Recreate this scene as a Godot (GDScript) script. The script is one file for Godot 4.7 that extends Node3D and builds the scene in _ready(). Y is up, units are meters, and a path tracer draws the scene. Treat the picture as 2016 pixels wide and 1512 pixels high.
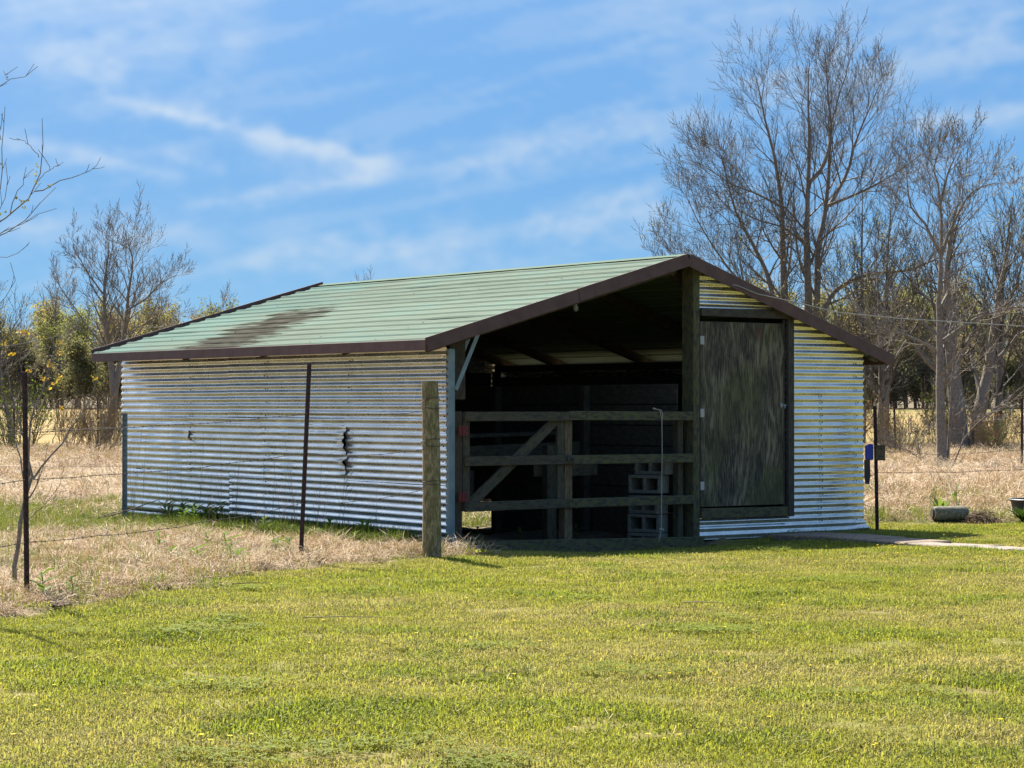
extends Node3D

# ---------------------------------------------------------------- constants of the place
const TH := 0.6264                      # turn of the shed
const SX := -0.6136                     # near corner of the shed (x, depth)
const SD := 22.3047
const SW := 5.6146                      # gable width
const SL := 7.0976                      # length
const RIDGE_U := 2.95
const EAVE_H := 2.037
const EAVE_H2 := 1.958
const RIDGE_H := 2.98
const EAVE_U := -0.353
const EAVE_U2 := 5.961

var rng := RandomNumberGenerator.new()
var n_soft := FastNoiseLite.new()       # broad patches
var n_fine := FastNoiseLite.new()
var used := {}
var M := {}
var shed: Node3D

# ---------------------------------------------------------------- mesh builder
class MB:
	var v := PackedVector3Array()
	var n := PackedVector3Array()
	var c := PackedColorArray()
	var uv := PackedVector2Array()
	var ix := PackedInt32Array()
	var col := Color(1, 1, 1)
	func vert(p: Vector3, nn: Vector3, t := Vector2.ZERO) -> int:
		v.append(p); n.append(nn); c.append(col); uv.append(t)
		return v.size() - 1
	func tri(a: Vector3, b: Vector3, d: Vector3, hint := Vector3.ZERO) -> void:
		var nn := (b - a).cross(d - a)
		if nn.length_squared() < 1e-16: return
		nn = nn.normalized()
		if nn.dot(hint) < 0.0:
			var s := b; b = d; d = s; nn = -nn
		var i := vert(a, nn); vert(d, nn); vert(b, nn)
		ix.append(i); ix.append(i + 1); ix.append(i + 2)
	func quad(a: Vector3, b: Vector3, d: Vector3, e: Vector3, hint: Vector3, ta := Vector2.ZERO, tb := Vector2.ZERO, td := Vector2.ZERO, te := Vector2.ZERO) -> void:
		var nn := (b - a).cross(e - a)
		if nn.length_squared() < 1e-18: nn = (d - b).cross(e - b)
		if nn.length_squared() < 1e-18: return
		nn = nn.normalized()
		var flip := nn.dot(hint) < 0.0
		if flip: nn = -nn
		var i := vert(a, nn, ta); vert(b, nn, tb); vert(d, nn, td); vert(e, nn, te)
		if flip:
			ix.append_array(PackedInt32Array([i, i + 1, i + 2, i, i + 2, i + 3]))
		else:
			ix.append_array(PackedInt32Array([i, i + 2, i + 1, i, i + 3, i + 2]))
	# a box with chamfered edges, its grain running along the longest side
	func cbox(size: Vector3, bev: float, at := Transform3D(), off := Vector2.ZERO) -> void:
		var h := size * 0.5
		bev = minf(bev, minf(h.x, minf(h.y, h.z)) * 0.45)
		var la := 0
		if size.y >= size.x and size.y >= size.z: la = 1
		elif size.z >= size.x and size.z >= size.y: la = 2
		var cs := {}
		for sx in [-1, 1]:
			for sy in [-1, 1]:
				for sz in [-1, 1]:
					for ax in 3:
						var p := Vector3(sx * h.x, sy * h.y, sz * h.z)
						for k in 3:
							if k != ax: p[k] -= signf(p[k]) * bev
						cs[[sx, sy, sz, ax]] = p
		var tx := func(p: Vector3, ax: int) -> Vector2:
			var o := 0
			for k in 3:
				if k != la and k != ax: o = k
			if ax == la: return off + Vector2(p[(la + 1) % 3], p[(la + 2) % 3] * 4.0)
			return off + Vector2(p[la], p[o] * 4.0 + (0.37 if ax == 1 else 0.0))
		for ax in 3:
			var a1 := (ax + 1) % 3
			var a2 := (ax + 2) % 3
			for s in [-1, 1]:
				var q := []
				for st in [[-1, -1], [1, -1], [1, 1], [-1, 1]]:
					var key := [0, 0, 0, ax]
					key[ax] = s; key[a1] = st[0]; key[a2] = st[1]
					q.append(cs[key])
				var nn := Vector3.ZERO
				nn[ax] = s
				quad(at * q[0], at * q[1], at * q[2], at * q[3], at.basis * nn, tx.call(q[0], ax), tx.call(q[1], ax), tx.call(q[2], ax), tx.call(q[3], ax))
		for ax in 3:                     # chamfered edges that run along ax
			var a1 := (ax + 1) % 3
			var a2 := (ax + 2) % 3
			for s1 in [-1, 1]:
				for s2 in [-1, 1]:
					var q := []
					for e in [[-1, a1], [1, a1], [1, a2], [-1, a2]]:
						var key := [0, 0, 0, e[1]]
						key[ax] = e[0]; key[a1] = s1; key[a2] = s2
						q.append(cs[key])
					var nn := Vector3.ZERO
					nn[a1] = s1; nn[a2] = s2
					quad(at * q[0], at * q[1], at * q[2], at * q[3], at.basis * nn, tx.call(q[0], a1), tx.call(q[1], a1), tx.call(q[2], a1), tx.call(q[3], a1))
		for sx in [-1, 1]:
			for sy in [-1, 1]:
				for sz in [-1, 1]:
					tri(at * cs[[sx, sy, sz, 0]], at * cs[[sx, sy, sz, 1]], at * cs[[sx, sy, sz, 2]], at.basis * Vector3(sx, sy, sz))
	# a round bar through points
	func tube(pts: PackedVector3Array, rad: PackedFloat32Array, sides: int, cap := true, uvk := 1.0) -> void:
		var np := pts.size()
		if np < 2: return
		var d := (pts[1] - pts[0]).normalized()
		var up := Vector3.UP if absf(d.y) < 0.9 else Vector3.RIGHT
		var x := d.cross(up).normalized()
		var start := v.size()
		var run := 0.0
		for i in np:
			var t: Vector3
			if i == 0: t = pts[1] - pts[0]
			elif i == np - 1: t = pts[i] - pts[i - 1]
			else: t = pts[i + 1] - pts[i - 1]
			t = t.normalized()
			x = (x - t * x.dot(t))
			if x.length_squared() < 1e-10: x = t.cross(Vector3(0.3, 0.5, 0.8))
			x = x.normalized()
			var y := t.cross(x)
			if i > 0: run += pts[i].distance_to(pts[i - 1])
			for k in sides:
				var a := TAU * k / sides
				var o := x * cos(a) + y * sin(a)
				v.append(pts[i] + o * rad[i]); n.append(o); c.append(col); uv.append(Vector2(run * uvk, 2.0 * k / sides))
		for i in np - 1:
			for k in sides:
				var a0 := start + i * sides + k
				var a1 := start + i * sides + (k + 1) % sides
				var b0 := a0 + sides
				var b1 := a1 + sides
				ix.append(a0); ix.append(b0); ix.append(b1)
				ix.append(a0); ix.append(b1); ix.append(a1)
		if cap:
			for e in [0, np - 1]:
				var t := (pts[1] - pts[0]) if e == 0 else (pts[np - 2] - pts[np - 1])
				t = -t.normalized()
				var ci := vert(pts[e], t, Vector2(0.5, 0.5))
				var ring := v.size()
				for k in sides:
					vert(v[start + e * sides + k], t, Vector2(0.5 + 0.3 * cos(TAU * k / sides), 0.5 + 0.3 * sin(TAU * k / sides)))
				for k in sides:
					var k2 := (k + 1) % sides
					if e == 0:
						ix.append(ci); ix.append(ring + k); ix.append(ring + k2)
					else:
						ix.append(ci); ix.append(ring + k2); ix.append(ring + k)
	# a sheet of points, smooth; hint tells its outside
	func sheet(p: PackedVector3Array, nu: int, nv: int, hint: Vector3, t := PackedVector2Array(), tint := PackedColorArray()) -> void:
		var s0 := v.size()
		for j in nv:
			for i in nu:
				var a := p[j * nu + mini(i + 1, nu - 1)] - p[j * nu + maxi(i - 1, 0)]
				var b := p[mini(j + 1, nv - 1) * nu + i] - p[maxi(j - 1, 0) * nu + i]
				var nn := a.cross(b)
				nn = nn.normalized() if nn.length_squared() > 1e-20 else hint
				if nn.dot(hint) < 0.0: nn = -nn
				v.append(p[j * nu + i]); n.append(nn)
				c.append(tint[j * nu + i] if tint.size() else col)
				uv.append(t[j * nu + i] if t.size() else Vector2(float(i), float(j)))
		for j in nv - 1:
			for i in nu - 1:
				var q0 := j * nu + i
				var q1 := q0 + 1
				var q2 := q0 + nu + 1
				var q3 := q0 + nu
				for tr in [[q0, q1, q2], [q0, q2, q3]]:
					var cr: Vector3 = (p[tr[1]] - p[tr[0]]).cross(p[tr[2]] - p[tr[0]])
					if cr.length_squared() < 1e-18: continue
					if cr.dot(hint) > 0.0:
						ix.append(s0 + tr[0]); ix.append(s0 + tr[2]); ix.append(s0 + tr[1])
					else:
						ix.append(s0 + tr[0]); ix.append(s0 + tr[1]); ix.append(s0 + tr[2])
	func mesh(m: Material) -> ArrayMesh:
		var a := []
		a.resize(Mesh.ARRAY_MAX)
		a[Mesh.ARRAY_VERTEX] = v; a[Mesh.ARRAY_NORMAL] = n; a[Mesh.ARRAY_COLOR] = c
		a[Mesh.ARRAY_TEX_UV] = uv; a[Mesh.ARRAY_INDEX] = ix
		var am := ArrayMesh.new()
		if v.size() and ix.size():
			am.add_surface_from_arrays(Mesh.PRIMITIVE_TRIANGLES, a)
			am.surface_set_material(0, m)
		return am

# ---------------------------------------------------------------- naming, things, parts
func numbered(called: String) -> String:
	var k: int = used.get(called, 0)
	used[called] = k + 1
	return called if k == 0 else "%s_%03d" % [called, k]

func thing(called: String, label: String, category: String, at := Vector3.ZERO, turn := 0.0, group := "") -> Node3D:
	var o := Node3D.new()
	o.name = numbered(called)
	add_child(o)
	o.position = at
	o.rotation.y = turn
	tag(o, label, category, group)
	return o

func tag(o: Node, label: String, category: String, group := "") -> void:
	o.set_meta("label", label)
	o.set_meta("category", category)
	if group != "": o.set_meta("group", group)

func part(parent: Node, called: String, mesh: Mesh, at := Transform3D()) -> MeshInstance3D:
	var o := MeshInstance3D.new()
	var base := called
	var k := 1
	while parent.has_node(NodePath(called)):
		called = "%s_%03d" % [base, k]; k += 1
	o.name = called
	o.mesh = mesh
	parent.add_child(o)
	o.transform = at
	return o

func single(called: String, mesh: Mesh, label: String, category: String, at := Vector3.ZERO, turn := 0.0, group := "") -> MeshInstance3D:
	var o := MeshInstance3D.new()
	o.name = numbered(called)
	o.mesh = mesh
	add_child(o)
	o.position = at
	o.rotation.y = turn
	tag(o, label, category, group)
	return o

func structure(called: String, mesh: Mesh) -> MeshInstance3D:
	var o := MeshInstance3D.new()
	o.name = numbered(called)
	o.mesh = mesh
	add_child(o)
	o.set_meta("kind", "structure")
	return o

func stuff(called: String, mesh: Mesh, xf: Array, cols: Array, label: String, category: String) -> void:
	var mm := MultiMesh.new()
	mm.transform_format = MultiMesh.TRANSFORM_3D
	mm.use_colors = true
	mm.mesh = mesh
	mm.instance_count = xf.size()
	var b := PackedFloat32Array()
	b.resize(xf.size() * 16)
	for i in xf.size():
		var t: Transform3D = xf[i]
		var k := i * 16
		b[k] = t.basis.x.x; b[k + 1] = t.basis.y.x; b[k + 2] = t.basis.z.x; b[k + 3] = t.origin.x
		b[k + 4] = t.basis.x.y; b[k + 5] = t.basis.y.y; b[k + 6] = t.basis.z.y; b[k + 7] = t.origin.y
		b[k + 8] = t.basis.x.z; b[k + 9] = t.basis.y.z; b[k + 10] = t.basis.z.z; b[k + 11] = t.origin.z
		var q: Color = cols[i]
		b[k + 12] = q.r; b[k + 13] = q.g; b[k + 14] = q.b; b[k + 15] = 1.0
	mm.buffer = b
	var o := MultiMeshInstance3D.new()
	o.name = numbered(called)
	o.multimesh = mm
	add_child(o)
	o.set_meta("kind", "stuff")
	tag(o, label, category)

# ---------------------------------------------------------------- materials
func srgb(r: float, g: float, b: float) -> Color:
	return Color(r, g, b).linear_to_srgb()

func plain(lin: Color, rough: float, metal := 0.0) -> StandardMaterial3D:
	var m := StandardMaterial3D.new()
	m.albedo_color = lin.linear_to_srgb()
	m.roughness = rough
	m.metallic = metal
	return m

func painted(rough: float, back := 0.0) -> StandardMaterial3D:     # colour from the vertices
	var m := StandardMaterial3D.new()
	m.vertex_color_use_as_albedo = true
	m.roughness = rough
	m.metallic_specular = 0.25
	m.cull_mode = BaseMaterial3D.CULL_DISABLED
	if back > 0.0:
		m.backlight_enabled = true
		m.backlight = Color(back, back, back * 0.8)
	return m

func noise(freq: float, seed_: int, oct := 4) -> FastNoiseLite:
	var f := FastNoiseLite.new()
	f.noise_type = FastNoiseLite.TYPE_SIMPLEX
	f.fractal_type = FastNoiseLite.FRACTAL_FBM
	f.fractal_octaves = oct
	f.frequency = freq
	f.seed = seed_
	return f

func tex_of(im: Image) -> ImageTexture:
	im.generate_mipmaps()
	return ImageTexture.create_from_image(im)

func ramp_tex(f: FastNoiseLite, w: int, h: int, a: Color, b: Color, power := 1.0) -> ImageTexture:   # linear colours a..b over a seamless noise
	var src := f.get_seamless_image(w, h)
	var im := Image.create(w, h, false, Image.FORMAT_RGB8)
	var table := []
	for i in 256:
		table.append(a.lerp(b, pow(i / 255.0, power)).linear_to_srgb())
	for y in h:
		for x in w:
			im.set_pixel(x, y, table[int(src.get_pixel(x, y).r * 255.0)])
	return tex_of(im)

func wood_tex(dark: Color, light: Color, moss: Color, mossy: float, seed_: int) -> ImageTexture:
	var w := 512
	var h := 128
	var im := Image.create(w, h, false, Image.FORMAT_RGB8)
	var f1 := noise(0.02, seed_, 4)
	var f2 := noise(0.09, seed_ + 1, 3)
	var f3 := noise(0.012, seed_ + 2, 4)
	for y in h:
		for x in w:
			var warp := f1.get_noise_2d(x * 0.25, y * 1.2) * 9.0
			var g := 0.5 + 0.5 * sin((y + warp) * 0.85 + f3.get_noise_2d(x * 0.5, y) * 7.0)
			var fine := f2.get_noise_2d(x * 0.12, y * 7.0)
			var t := clampf(0.42 + 0.22 * (g - 0.5) + 0.55 * fine + 0.35 * f3.get_noise_2d(x, y * 2.0), 0.0, 1.0)
			var q := dark.lerp(light, t)
			if mossy > 0.0:
				var ms := smoothstep(0.05, 0.5, f3.get_noise_2d(x * 1.4 + 300.0, y * 3.0) + 0.25 * f2.get_noise_2d(x, y) + mossy - 0.35)
				q = q.lerp(moss, ms * 0.75)
			im.set_pixel(x, y, q.linear_to_srgb())
	return tex_of(im)

func plywood_tex() -> ImageTexture:
	var w := 480
	var h := 960
	var im := Image.create(w, h, false, Image.FORMAT_RGB8)
	var f1 := noise(0.006, 71, 3)
	var f2 := noise(0.05, 72, 3)
	var f3 := noise(0.012, 73, 4)
	var dark := Color(0.016, 0.013, 0.008)
	var light := Color(0.270, 0.222, 0.135)
	var algae := Color(0.100, 0.098, 0.032)
	for yy in h:
		for xx in w:
			var x := xx * 0.667
			var y := yy * 0.667
			var arch := x * 0.20 + f1.get_noise_2d(x * 0.9, y * 0.26) * 9.0
			var g := pow(0.5 + 0.5 * sin(arch), 2.0)
			var fine := (f2.get_noise_2d(x * 6.0, y * 0.2) + 0.6 * f2.get_noise_2d(x * 15.0 + 50.0, y * 0.5))
			var blot := f3.get_noise_2d(x * 0.6, y * 0.3)
			var t := clampf(0.14 + 0.26 * g * (0.8 + 0.9 * blot) + 0.50 * fine + 0.22 * blot, 0.0, 1.0)
			var q := dark.lerp(light, t)
			var low := smoothstep(0.45, 1.0, float(yy) / h)
			var ms := smoothstep(0.0, 0.42, f3.get_noise_2d(x * 0.25 + 900.0, y * 0.18) + 0.25 * fine + low * 0.45 - 0.15)
			q = q.lerp(algae * (0.5 + t), ms * 0.7)
			var red := smoothstep(0.72, 0.9, 1.0 - Vector2((x - 222.0) / 40.0, (y - 40.0) / 75.0).length() + 0.4 * f2.get_noise_2d(x * 3.0, y * 0.3))
			q = q.lerp(Color(0.10, 0.028, 0.016), red * 0.7)
			im.set_pixel(xx, yy, q.linear_to_srgb())
	return tex_of(im)

func roof_tex() -> ImageTexture:         # x along the length from the back (7.37 m), y up the slope (3.44 m)
	var w := 1024
	var h := 480
	var im := Image.create(w, h, false, Image.FORMAT_RGB8)
	var f1 := noise(0.004, 21, 4)
	var f2 := noise(0.03, 22, 4)
	var base := Color(0.114, 0.146, 0.118)
	var cool := Color(0.092, 0.142, 0.124)
	var grime := Color(0.034, 0.029, 0.023)
	for y in h:
		var s := 3.44 * (1.0 - float(y) / h)
		for x in w:
			var d := 7.26 - 7.377 * float(x) / w           # metres from the front along the length
			var nb := f1.get_noise_2d(x, y * 2.2)
			var fi := f2.get_noise_2d(x * 0.35, y * 3.0)
			var q := base.lerp(cool, clampf(smoothstep(4.6, 7.0, d) + nb * 0.8, 0.0, 1.0))
			q = q * (1.0 + 0.10 * nb + 0.07 * fi + 0.05 * sin(floorf(s / 0.9144) * 2.1))
			# the long grey-brown stain: centre line climbs from the eave towards the middle of the slope
			var mid := 4.25 + 0.42 * s
			var half := 0.80 - 0.12 * s
			var edge := absf(d - mid) / maxf(half, 0.05) + f2.get_noise_2d(x * 0.07, y * 3.2) * 0.65 + f1.get_noise_2d(x * 2.0, y * 6.0) * 0.3
			var st := smoothstep(1.15, 0.8, edge) * smoothstep(2.05, 1.55, s + 0.3 * fi)
			# thin runs of dirt along the ribs
			var run := smoothstep(0.25, 0.55, f2.get_noise_2d(x * 0.06 + 700.0, y * 2.0)) * 0.25 * smoothstep(2.6, 1.0, absf(d - 4.4))
			q = q.lerp(grime * (1.0 + 0.9 * fi), clampf(st * 0.9 + run, 0.0, 0.93))
			im.set_pixel(x, y, q.linear_to_srgb())
	return tex_of(im)

func galv_tex(a: Color, b: Color, seed_: int) -> ImageTexture:
	var w := 512
	var f1 := noise(0.01, seed_, 5)
	var f2 := noise(0.06, seed_ + 1, 3)
	var im := Image.create(w, w, false, Image.FORMAT_RGB8)
	for y in w:
		for x in w:
			var t := clampf(0.5 + 0.75 * f1.get_noise_2d(x * 0.5, y) + 0.3 * f2.get_noise_2d(x, y), 0.0, 1.0)
			var q := a.lerp(b, t)
			im.set_pixel(x, y, q.linear_to_srgb())
	return tex_of(im)

func rough_tex(lo: float, hi: float, seed_: int) -> ImageTexture:
	return ramp_tex(noise(0.02, seed_, 5), 256, 256, Color(lo, lo, lo).srgb_to_linear(), Color(hi, hi, hi).srgb_to_linear())

func make_materials() -> void:
	M.galv = plain(Color(1, 1, 1), 1.0, 0.82)
	M.galv.albedo_texture = galv_tex(Color(0.62, 0.60, 0.565), Color(0.77, 0.745, 0.70), 3)
	M.galv.roughness_texture = rough_tex(0.20, 0.34, 5)
	M.galv.cull_mode = BaseMaterial3D.CULL_DISABLED
	M.roof = plain(Color(1, 1, 1), 0.62)
	M.roof.metallic_specular = 0.05
	M.roof.albedo_texture = roof_tex()
	M.roof.texture_repeat = false
	M.roof.cull_mode = BaseMaterial3D.CULL_DISABLED
	M.roof_right = plain(Color(0.105, 0.142, 0.108), 0.62)
	M.roof_right.metallic_specular = 0.05
	M.roof_right.cull_mode = BaseMaterial3D.CULL_DISABLED
	M.trim = plain(Color(1, 1, 1), 0.5)
	M.trim.metallic_specular = 0.28
	M.trim.albedo_texture = ramp_tex(noise(0.02, 31, 4), 256, 256, Color(0.088, 0.050, 0.044), Color(0.120, 0.070, 0.061))
	M.trim.uv1_triplanar = true
	M.screw = plain(Color(0.02, 0.019, 0.018), 0.9, 0.0)
	M.screw.metallic_specular = 0.1
	M.steel = plain(Color(1, 1, 1), 0.5, 0.35)
	M.steel.albedo_texture = ramp_tex(noise(0.02, 33, 4), 256, 256, Color(0.12, 0.165, 0.175), Color(0.19, 0.245, 0.255))
	M.steel.uv1_triplanar = true
	var grey_d := Color(0.020, 0.016, 0.010)
	var grey_l := Color(0.105, 0.085, 0.054)
	var moss := Color(0.056, 0.058, 0.014)
	M.wood = plain(Color(1, 1, 1), 0.9)
	M.wood.albedo_texture = wood_tex(grey_d, grey_l, moss, 0.28, 41)
	M.wood_moss = plain(Color(1, 1, 1), 0.9)
	M.wood_moss.albedo_texture = wood_tex(grey_d, grey_l, Color(0.088, 0.088, 0.024), 0.62, 42)
	M.wood_tan = plain(Color(1, 1, 1), 0.85)
	M.wood_tan.albedo_texture = wood_tex(Color(0.05, 0.032, 0.016), Color(0.20, 0.135, 0.070), moss, 0.12, 43)
	M.wood_brown = plain(Color(1, 1, 1), 0.85)
	M.wood_brown.albedo_texture = wood_tex(Color(0.022, 0.014, 0.009), Color(0.085, 0.058, 0.038), moss, 0.25, 44)
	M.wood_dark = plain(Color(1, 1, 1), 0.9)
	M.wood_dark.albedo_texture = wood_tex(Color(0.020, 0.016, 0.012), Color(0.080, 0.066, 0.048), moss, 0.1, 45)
	M.ply = plain(Color(1, 1, 1), 0.85)
	M.ply.albedo_texture = plywood_tex()
	M.post = plain(Color(1, 1, 1), 0.9)
	M.post.albedo_texture = wood_tex(Color(0.075, 0.055, 0.024), Color(0.40, 0.31, 0.165), Color(0.095, 0.096, 0.024), 0.45, 46)
	M.red = plain(Color(0.12, 0.012, 0.012), 0.55, 0.2)
	M.iron = plain(Color(0.05, 0.05, 0.048), 0.5, 0.7)
	M.hinge = plain(Color(0.32, 0.33, 0.33), 0.45, 0.6)
	M.concrete = plain(Color(1, 1, 1), 0.95)
	M.concrete.albedo_texture = ramp_tex(noise(0.03, 51, 5), 256, 256, Color(0.10, 0.095, 0.075), Color(0.19, 0.18, 0.145))
	M.concrete.uv1_triplanar = true
	M.concrete.uv1_scale = Vector3(3, 3, 3)
	M.log = M.concrete.duplicate()
	M.log.albedo_texture = ramp_tex(noise(0.05, 57, 5), 256, 256, Color(0.06, 0.058, 0.030), Color(0.24, 0.22, 0.17))
	M.log.uv1_scale = Vector3(1.5, 1.5, 1.5)
	M.rust = plain(Color(1, 1, 1), 0.8, 0.2)
	M.rust.albedo_texture = ramp_tex(noise(0.03, 52, 4), 128, 128, Color(0.018, 0.010, 0.010), Color(0.055, 0.026, 0.022))
	M.rust.uv1_triplanar = true
	M.rust.uv1_scale = Vector3(4, 4, 4)
	M.wire = plain(Color(0.055, 0.045, 0.038), 0.6, 0.5)
	M.pale_wire = plain(Color(0.30, 0.29, 0.26), 0.6)
	M.rope = plain(Color(0.34, 0.32, 0.26), 0.95)
	M.bark = plain(Color(1, 1, 1), 0.95)
	M.bark.albedo_texture = ramp_tex(noise(0.04, 61, 5), 256, 256, Color(0.075, 0.062, 0.050), Color(0.26, 0.23, 0.19))
	M.bark.uv1_triplanar = true
	M.bark.uv1_scale = Vector3(2.2, 0.9, 2.2)
	M.bark_hazed = plain(Color(0.20, 0.175, 0.145), 0.95)  # bark of the far wood, lightened with distance haze in its colour
	M.twig = painted(0.85)
	M.leaf = painted(0.6, 1.0)
	M.grass = painted(0.6, 1.0)
	M.straw = painted(0.75, 0.5)
	M.black_plastic = plain(Color(0.030, 0.036, 0.042), 0.45)
	M.blue_plastic = plain(Color(0.012, 0.045, 0.36), 0.35)
	M.glass = plain(Color(0.8, 0.85, 0.85), 0.05)
	M.glass.transparency = BaseMaterial3D.TRANSPARENCY_ALPHA
	M.glass.albedo_color.a = 0.25
	M.soil = painted(0.95)

# ---------------------------------------------------------------- lie of the land
func uv_of(x: float, d: float) -> Vector2:
	var a := x - SX
	var b := d - SD
	return Vector2(a * cos(TH) + b * sin(TH), -a * sin(TH) + b * cos(TH))

func world_of(u: float, y: float, v: float) -> Vector3:
	return Vector3(SX + u * cos(TH) - v * sin(TH), y, -(SD + u * sin(TH) + v * cos(TH)))

func gy(x: float, d: float) -> float:
	var y := 0.0052 * maxf(0.0, d - 27.0)
	if d > 300.0: y = 0.0052 * 273.0
	y *= smoothstep(27.0, 45.0, d)
	y += 4.5 * smoothstep(262.0, 310.0, d)
	var q := uv_of(x, d)
	var dip := smoothstep(1.2, 4.5, q.y) * smoothstep(-0.1, 1.5, q.x) * smoothstep(11.5, 7.0, q.x) * smoothstep(20.0, 11.0, q.y)
	y -= 0.26 * dip
	y -= 0.10 * smoothstep(4.5, 7.0, q.y) * smoothstep(-3.5, -0.5, q.x) * smoothstep(1.5, 0.0, q.x) * smoothstep(14.0, 9.0, q.y)
	y -= 0.10 * smoothstep(-0.3, 1.6, q.x) * smoothstep(4.6, 2.8, q.x) * smoothstep(-2.2, -0.2, q.y) * smoothstep(2.0, 0.5, q.y)
	y += 0.018 * n_soft.get_noise_2d(x * 9.0, d * 9.0)
	if not lawn_at(x, d) and d > 14.0 and d < 90.0:
		y += (0.05 + 0.07 * smoothstep(27.0, 34.0, d)) * n_soft.get_noise_2d(x * 22.0, d * 16.0) + 0.03
	return y

func edge_x(d: float) -> float:          # left border of the mown grass
	var p := [[0.0, -8.6], [11.5, -4.5], [14.9, -3.38], [17.15, -2.6], [19.55, -1.78], [20.7, -0.75], [22.3, -0.62]]
	for i in p.size() - 1:
		if d <= p[i + 1][0]:
			return lerpf(p[i][1], p[i + 1][1], (d - p[i][0]) / (p[i + 1][0] - p[i][0]))
	return -0.6

func lawn_at(x: float, d: float) -> bool:
	var wob := n_fine.get_noise_2d(x * 7.0, d * 7.0) * 0.30
	if d < 20.9: return x > edge_x(d) + wob
	var q := uv_of(x, d)
	if q.x < 5.75: return q.y < 0.0 and q.x > -0.35 + wob
	return d < 26.7 + wob + 0.10 * (x - 4.0) and q.y > -30.0

func in_shed(x: float, d: float, pad := 0.0) -> bool:
	var q := uv_of(x, d)
	return q.x > -0.02 - pad and q.x < SW + 0.02 + pad and q.y > -0.02 - pad and q.y < SL + 0.05 + pad

func ground_color(x: float, d: float) -> Color:
	var a := n_soft.get_noise_2d(x * 5.0, d * 5.0)
	var b := n_fine.get_noise_2d(x * 11.0, d * 11.0)
	if in_shed(x, d): return Color(0.150, 0.115, 0.080) * (1.0 + 0.4 * b)
	if lawn_at(x, d):
		return Color(0.145, 0.145, 0.034).lerp(Color(0.18, 0.15, 0.055), clampf(0.4 + a + b * 0.6, 0.0, 1.0))
	if d < 34.0 and green_at(x, d) > 0.5: return Color(0.085, 0.082, 0.032) * (1.0 + 0.4 * b)
	if d < 62.0 + 3.0 * a:
		return Color(0.21, 0.155, 0.10).lerp(Color(0.30, 0.23, 0.16), clampf(0.5 + a + b, 0.0, 1.0))
	if d < 225.0:
		var f := Color(0.34, 0.25, 0.105).lerp(Color(0.28, 0.20, 0.08), clampf(0.5 + 1.3 * n_soft.get_noise_2d(x * 0.4, d * 2.4), 0.0, 1.0))
		return f.lerp(Color(0.13, 0.14, 0.04), smoothstep(0.25, 0.6, n_soft.get_noise_2d(x * 0.8 + 90.0, d * 0.9)) * 0.6 + (0.5 * smoothstep(170.0, 225.0, d) if x > 20.0 else 0.0))
	return Color(0.16, 0.13, 0.09)

func steps(list: Array) -> PackedFloat32Array:      # [[from, to, step], ...]
	var out := PackedFloat32Array()
	for l in list:
		var k := int(round((l[1] - l[0]) / l[2]))
		for i in k: out.append(lerpf(l[0], l[1], float(i) / k))
	out.append(list[-1][1])
	return out

func build_ground() -> void:
	var xs := steps([[-900.0, -200.0, 100.0], [-200.0, -40.0, 10.0], [-40.0, -9.0, 1.0], [-9.0, 12.0, 0.16], [12.0, 40.0, 1.0], [40.0, 200.0, 10.0], [200.0, 900.0, 100.0]])
	var ds := steps([[-200.0, -20.0, 30.0], [-20.0, 6.0, 1.0], [6.0, 34.0, 0.16], [34.0, 70.0, 0.6], [70.0, 300.0, 4.0], [300.0, 1500.0, 100.0]])
	var p := PackedVector3Array()
	var q := PackedColorArray()
	for d in ds:
		for x in xs:
			p.append(Vector3(x, gy(x, d), -d))
			q.append(ground_color(x, d))
	var mb := MB.new()
	mb.sheet(p, xs.size(), ds.size(), Vector3.UP, PackedVector2Array(), q)
	var m := painted(0.95)
	m.albedo_texture = ramp_tex(noise(0.02, 81, 5), 512, 512, Color(0.5, 0.48, 0.45), Color(1.35, 1.3, 1.25).clamp())
	m.uv1_triplanar = true
	m.uv1_world_triplanar = true
	m.uv1_scale = Vector3(0.7, 0.7, 0.7)
	structure("ground", mb.mesh(m))

# ---------------------------------------------------------------- grass
func blades(count: int, spread: float, h0: float, h1: float, width: float, lean: float, palette: Array, seed_: int) -> MB:
	var r := RandomNumberGenerator.new()
	r.seed = seed_
	var mb := MB.new()
	for i in count:
		var a := r.randf() * TAU
		var o := Vector3(cos(a), 0, sin(a)) * spread * sqrt(r.randf())
		var b := r.randf() * TAU
		var dirv := Vector3(cos(b), 0, sin(b))
		var side := Vector3(-dirv.z, 0, dirv.x) * width * r.randf_range(0.6, 1.2) * 0.5
		var h := r.randf_range(h0, h1)
		var ln := lean * r.randf_range(0.15, 1.0)
		var p1 := o + dirv * h * ln * 0.35 + Vector3(0, h * (1.0 - 0.3 * ln) * 0.55, 0)
		var p2 := o + dirv * h * ln + Vector3(0, h * maxf(0.12, 1.0 - 0.75 * ln), 0)
		mb.col = palette[r.randi() % palette.size()]
		mb.quad(o - side, o + side, p1 + side * 0.9, p1 - side * 0.9, -dirv)
		mb.tri(p1 - side * 0.9, p1 + side * 0.9, p2, -dirv)
	return mb

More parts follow.
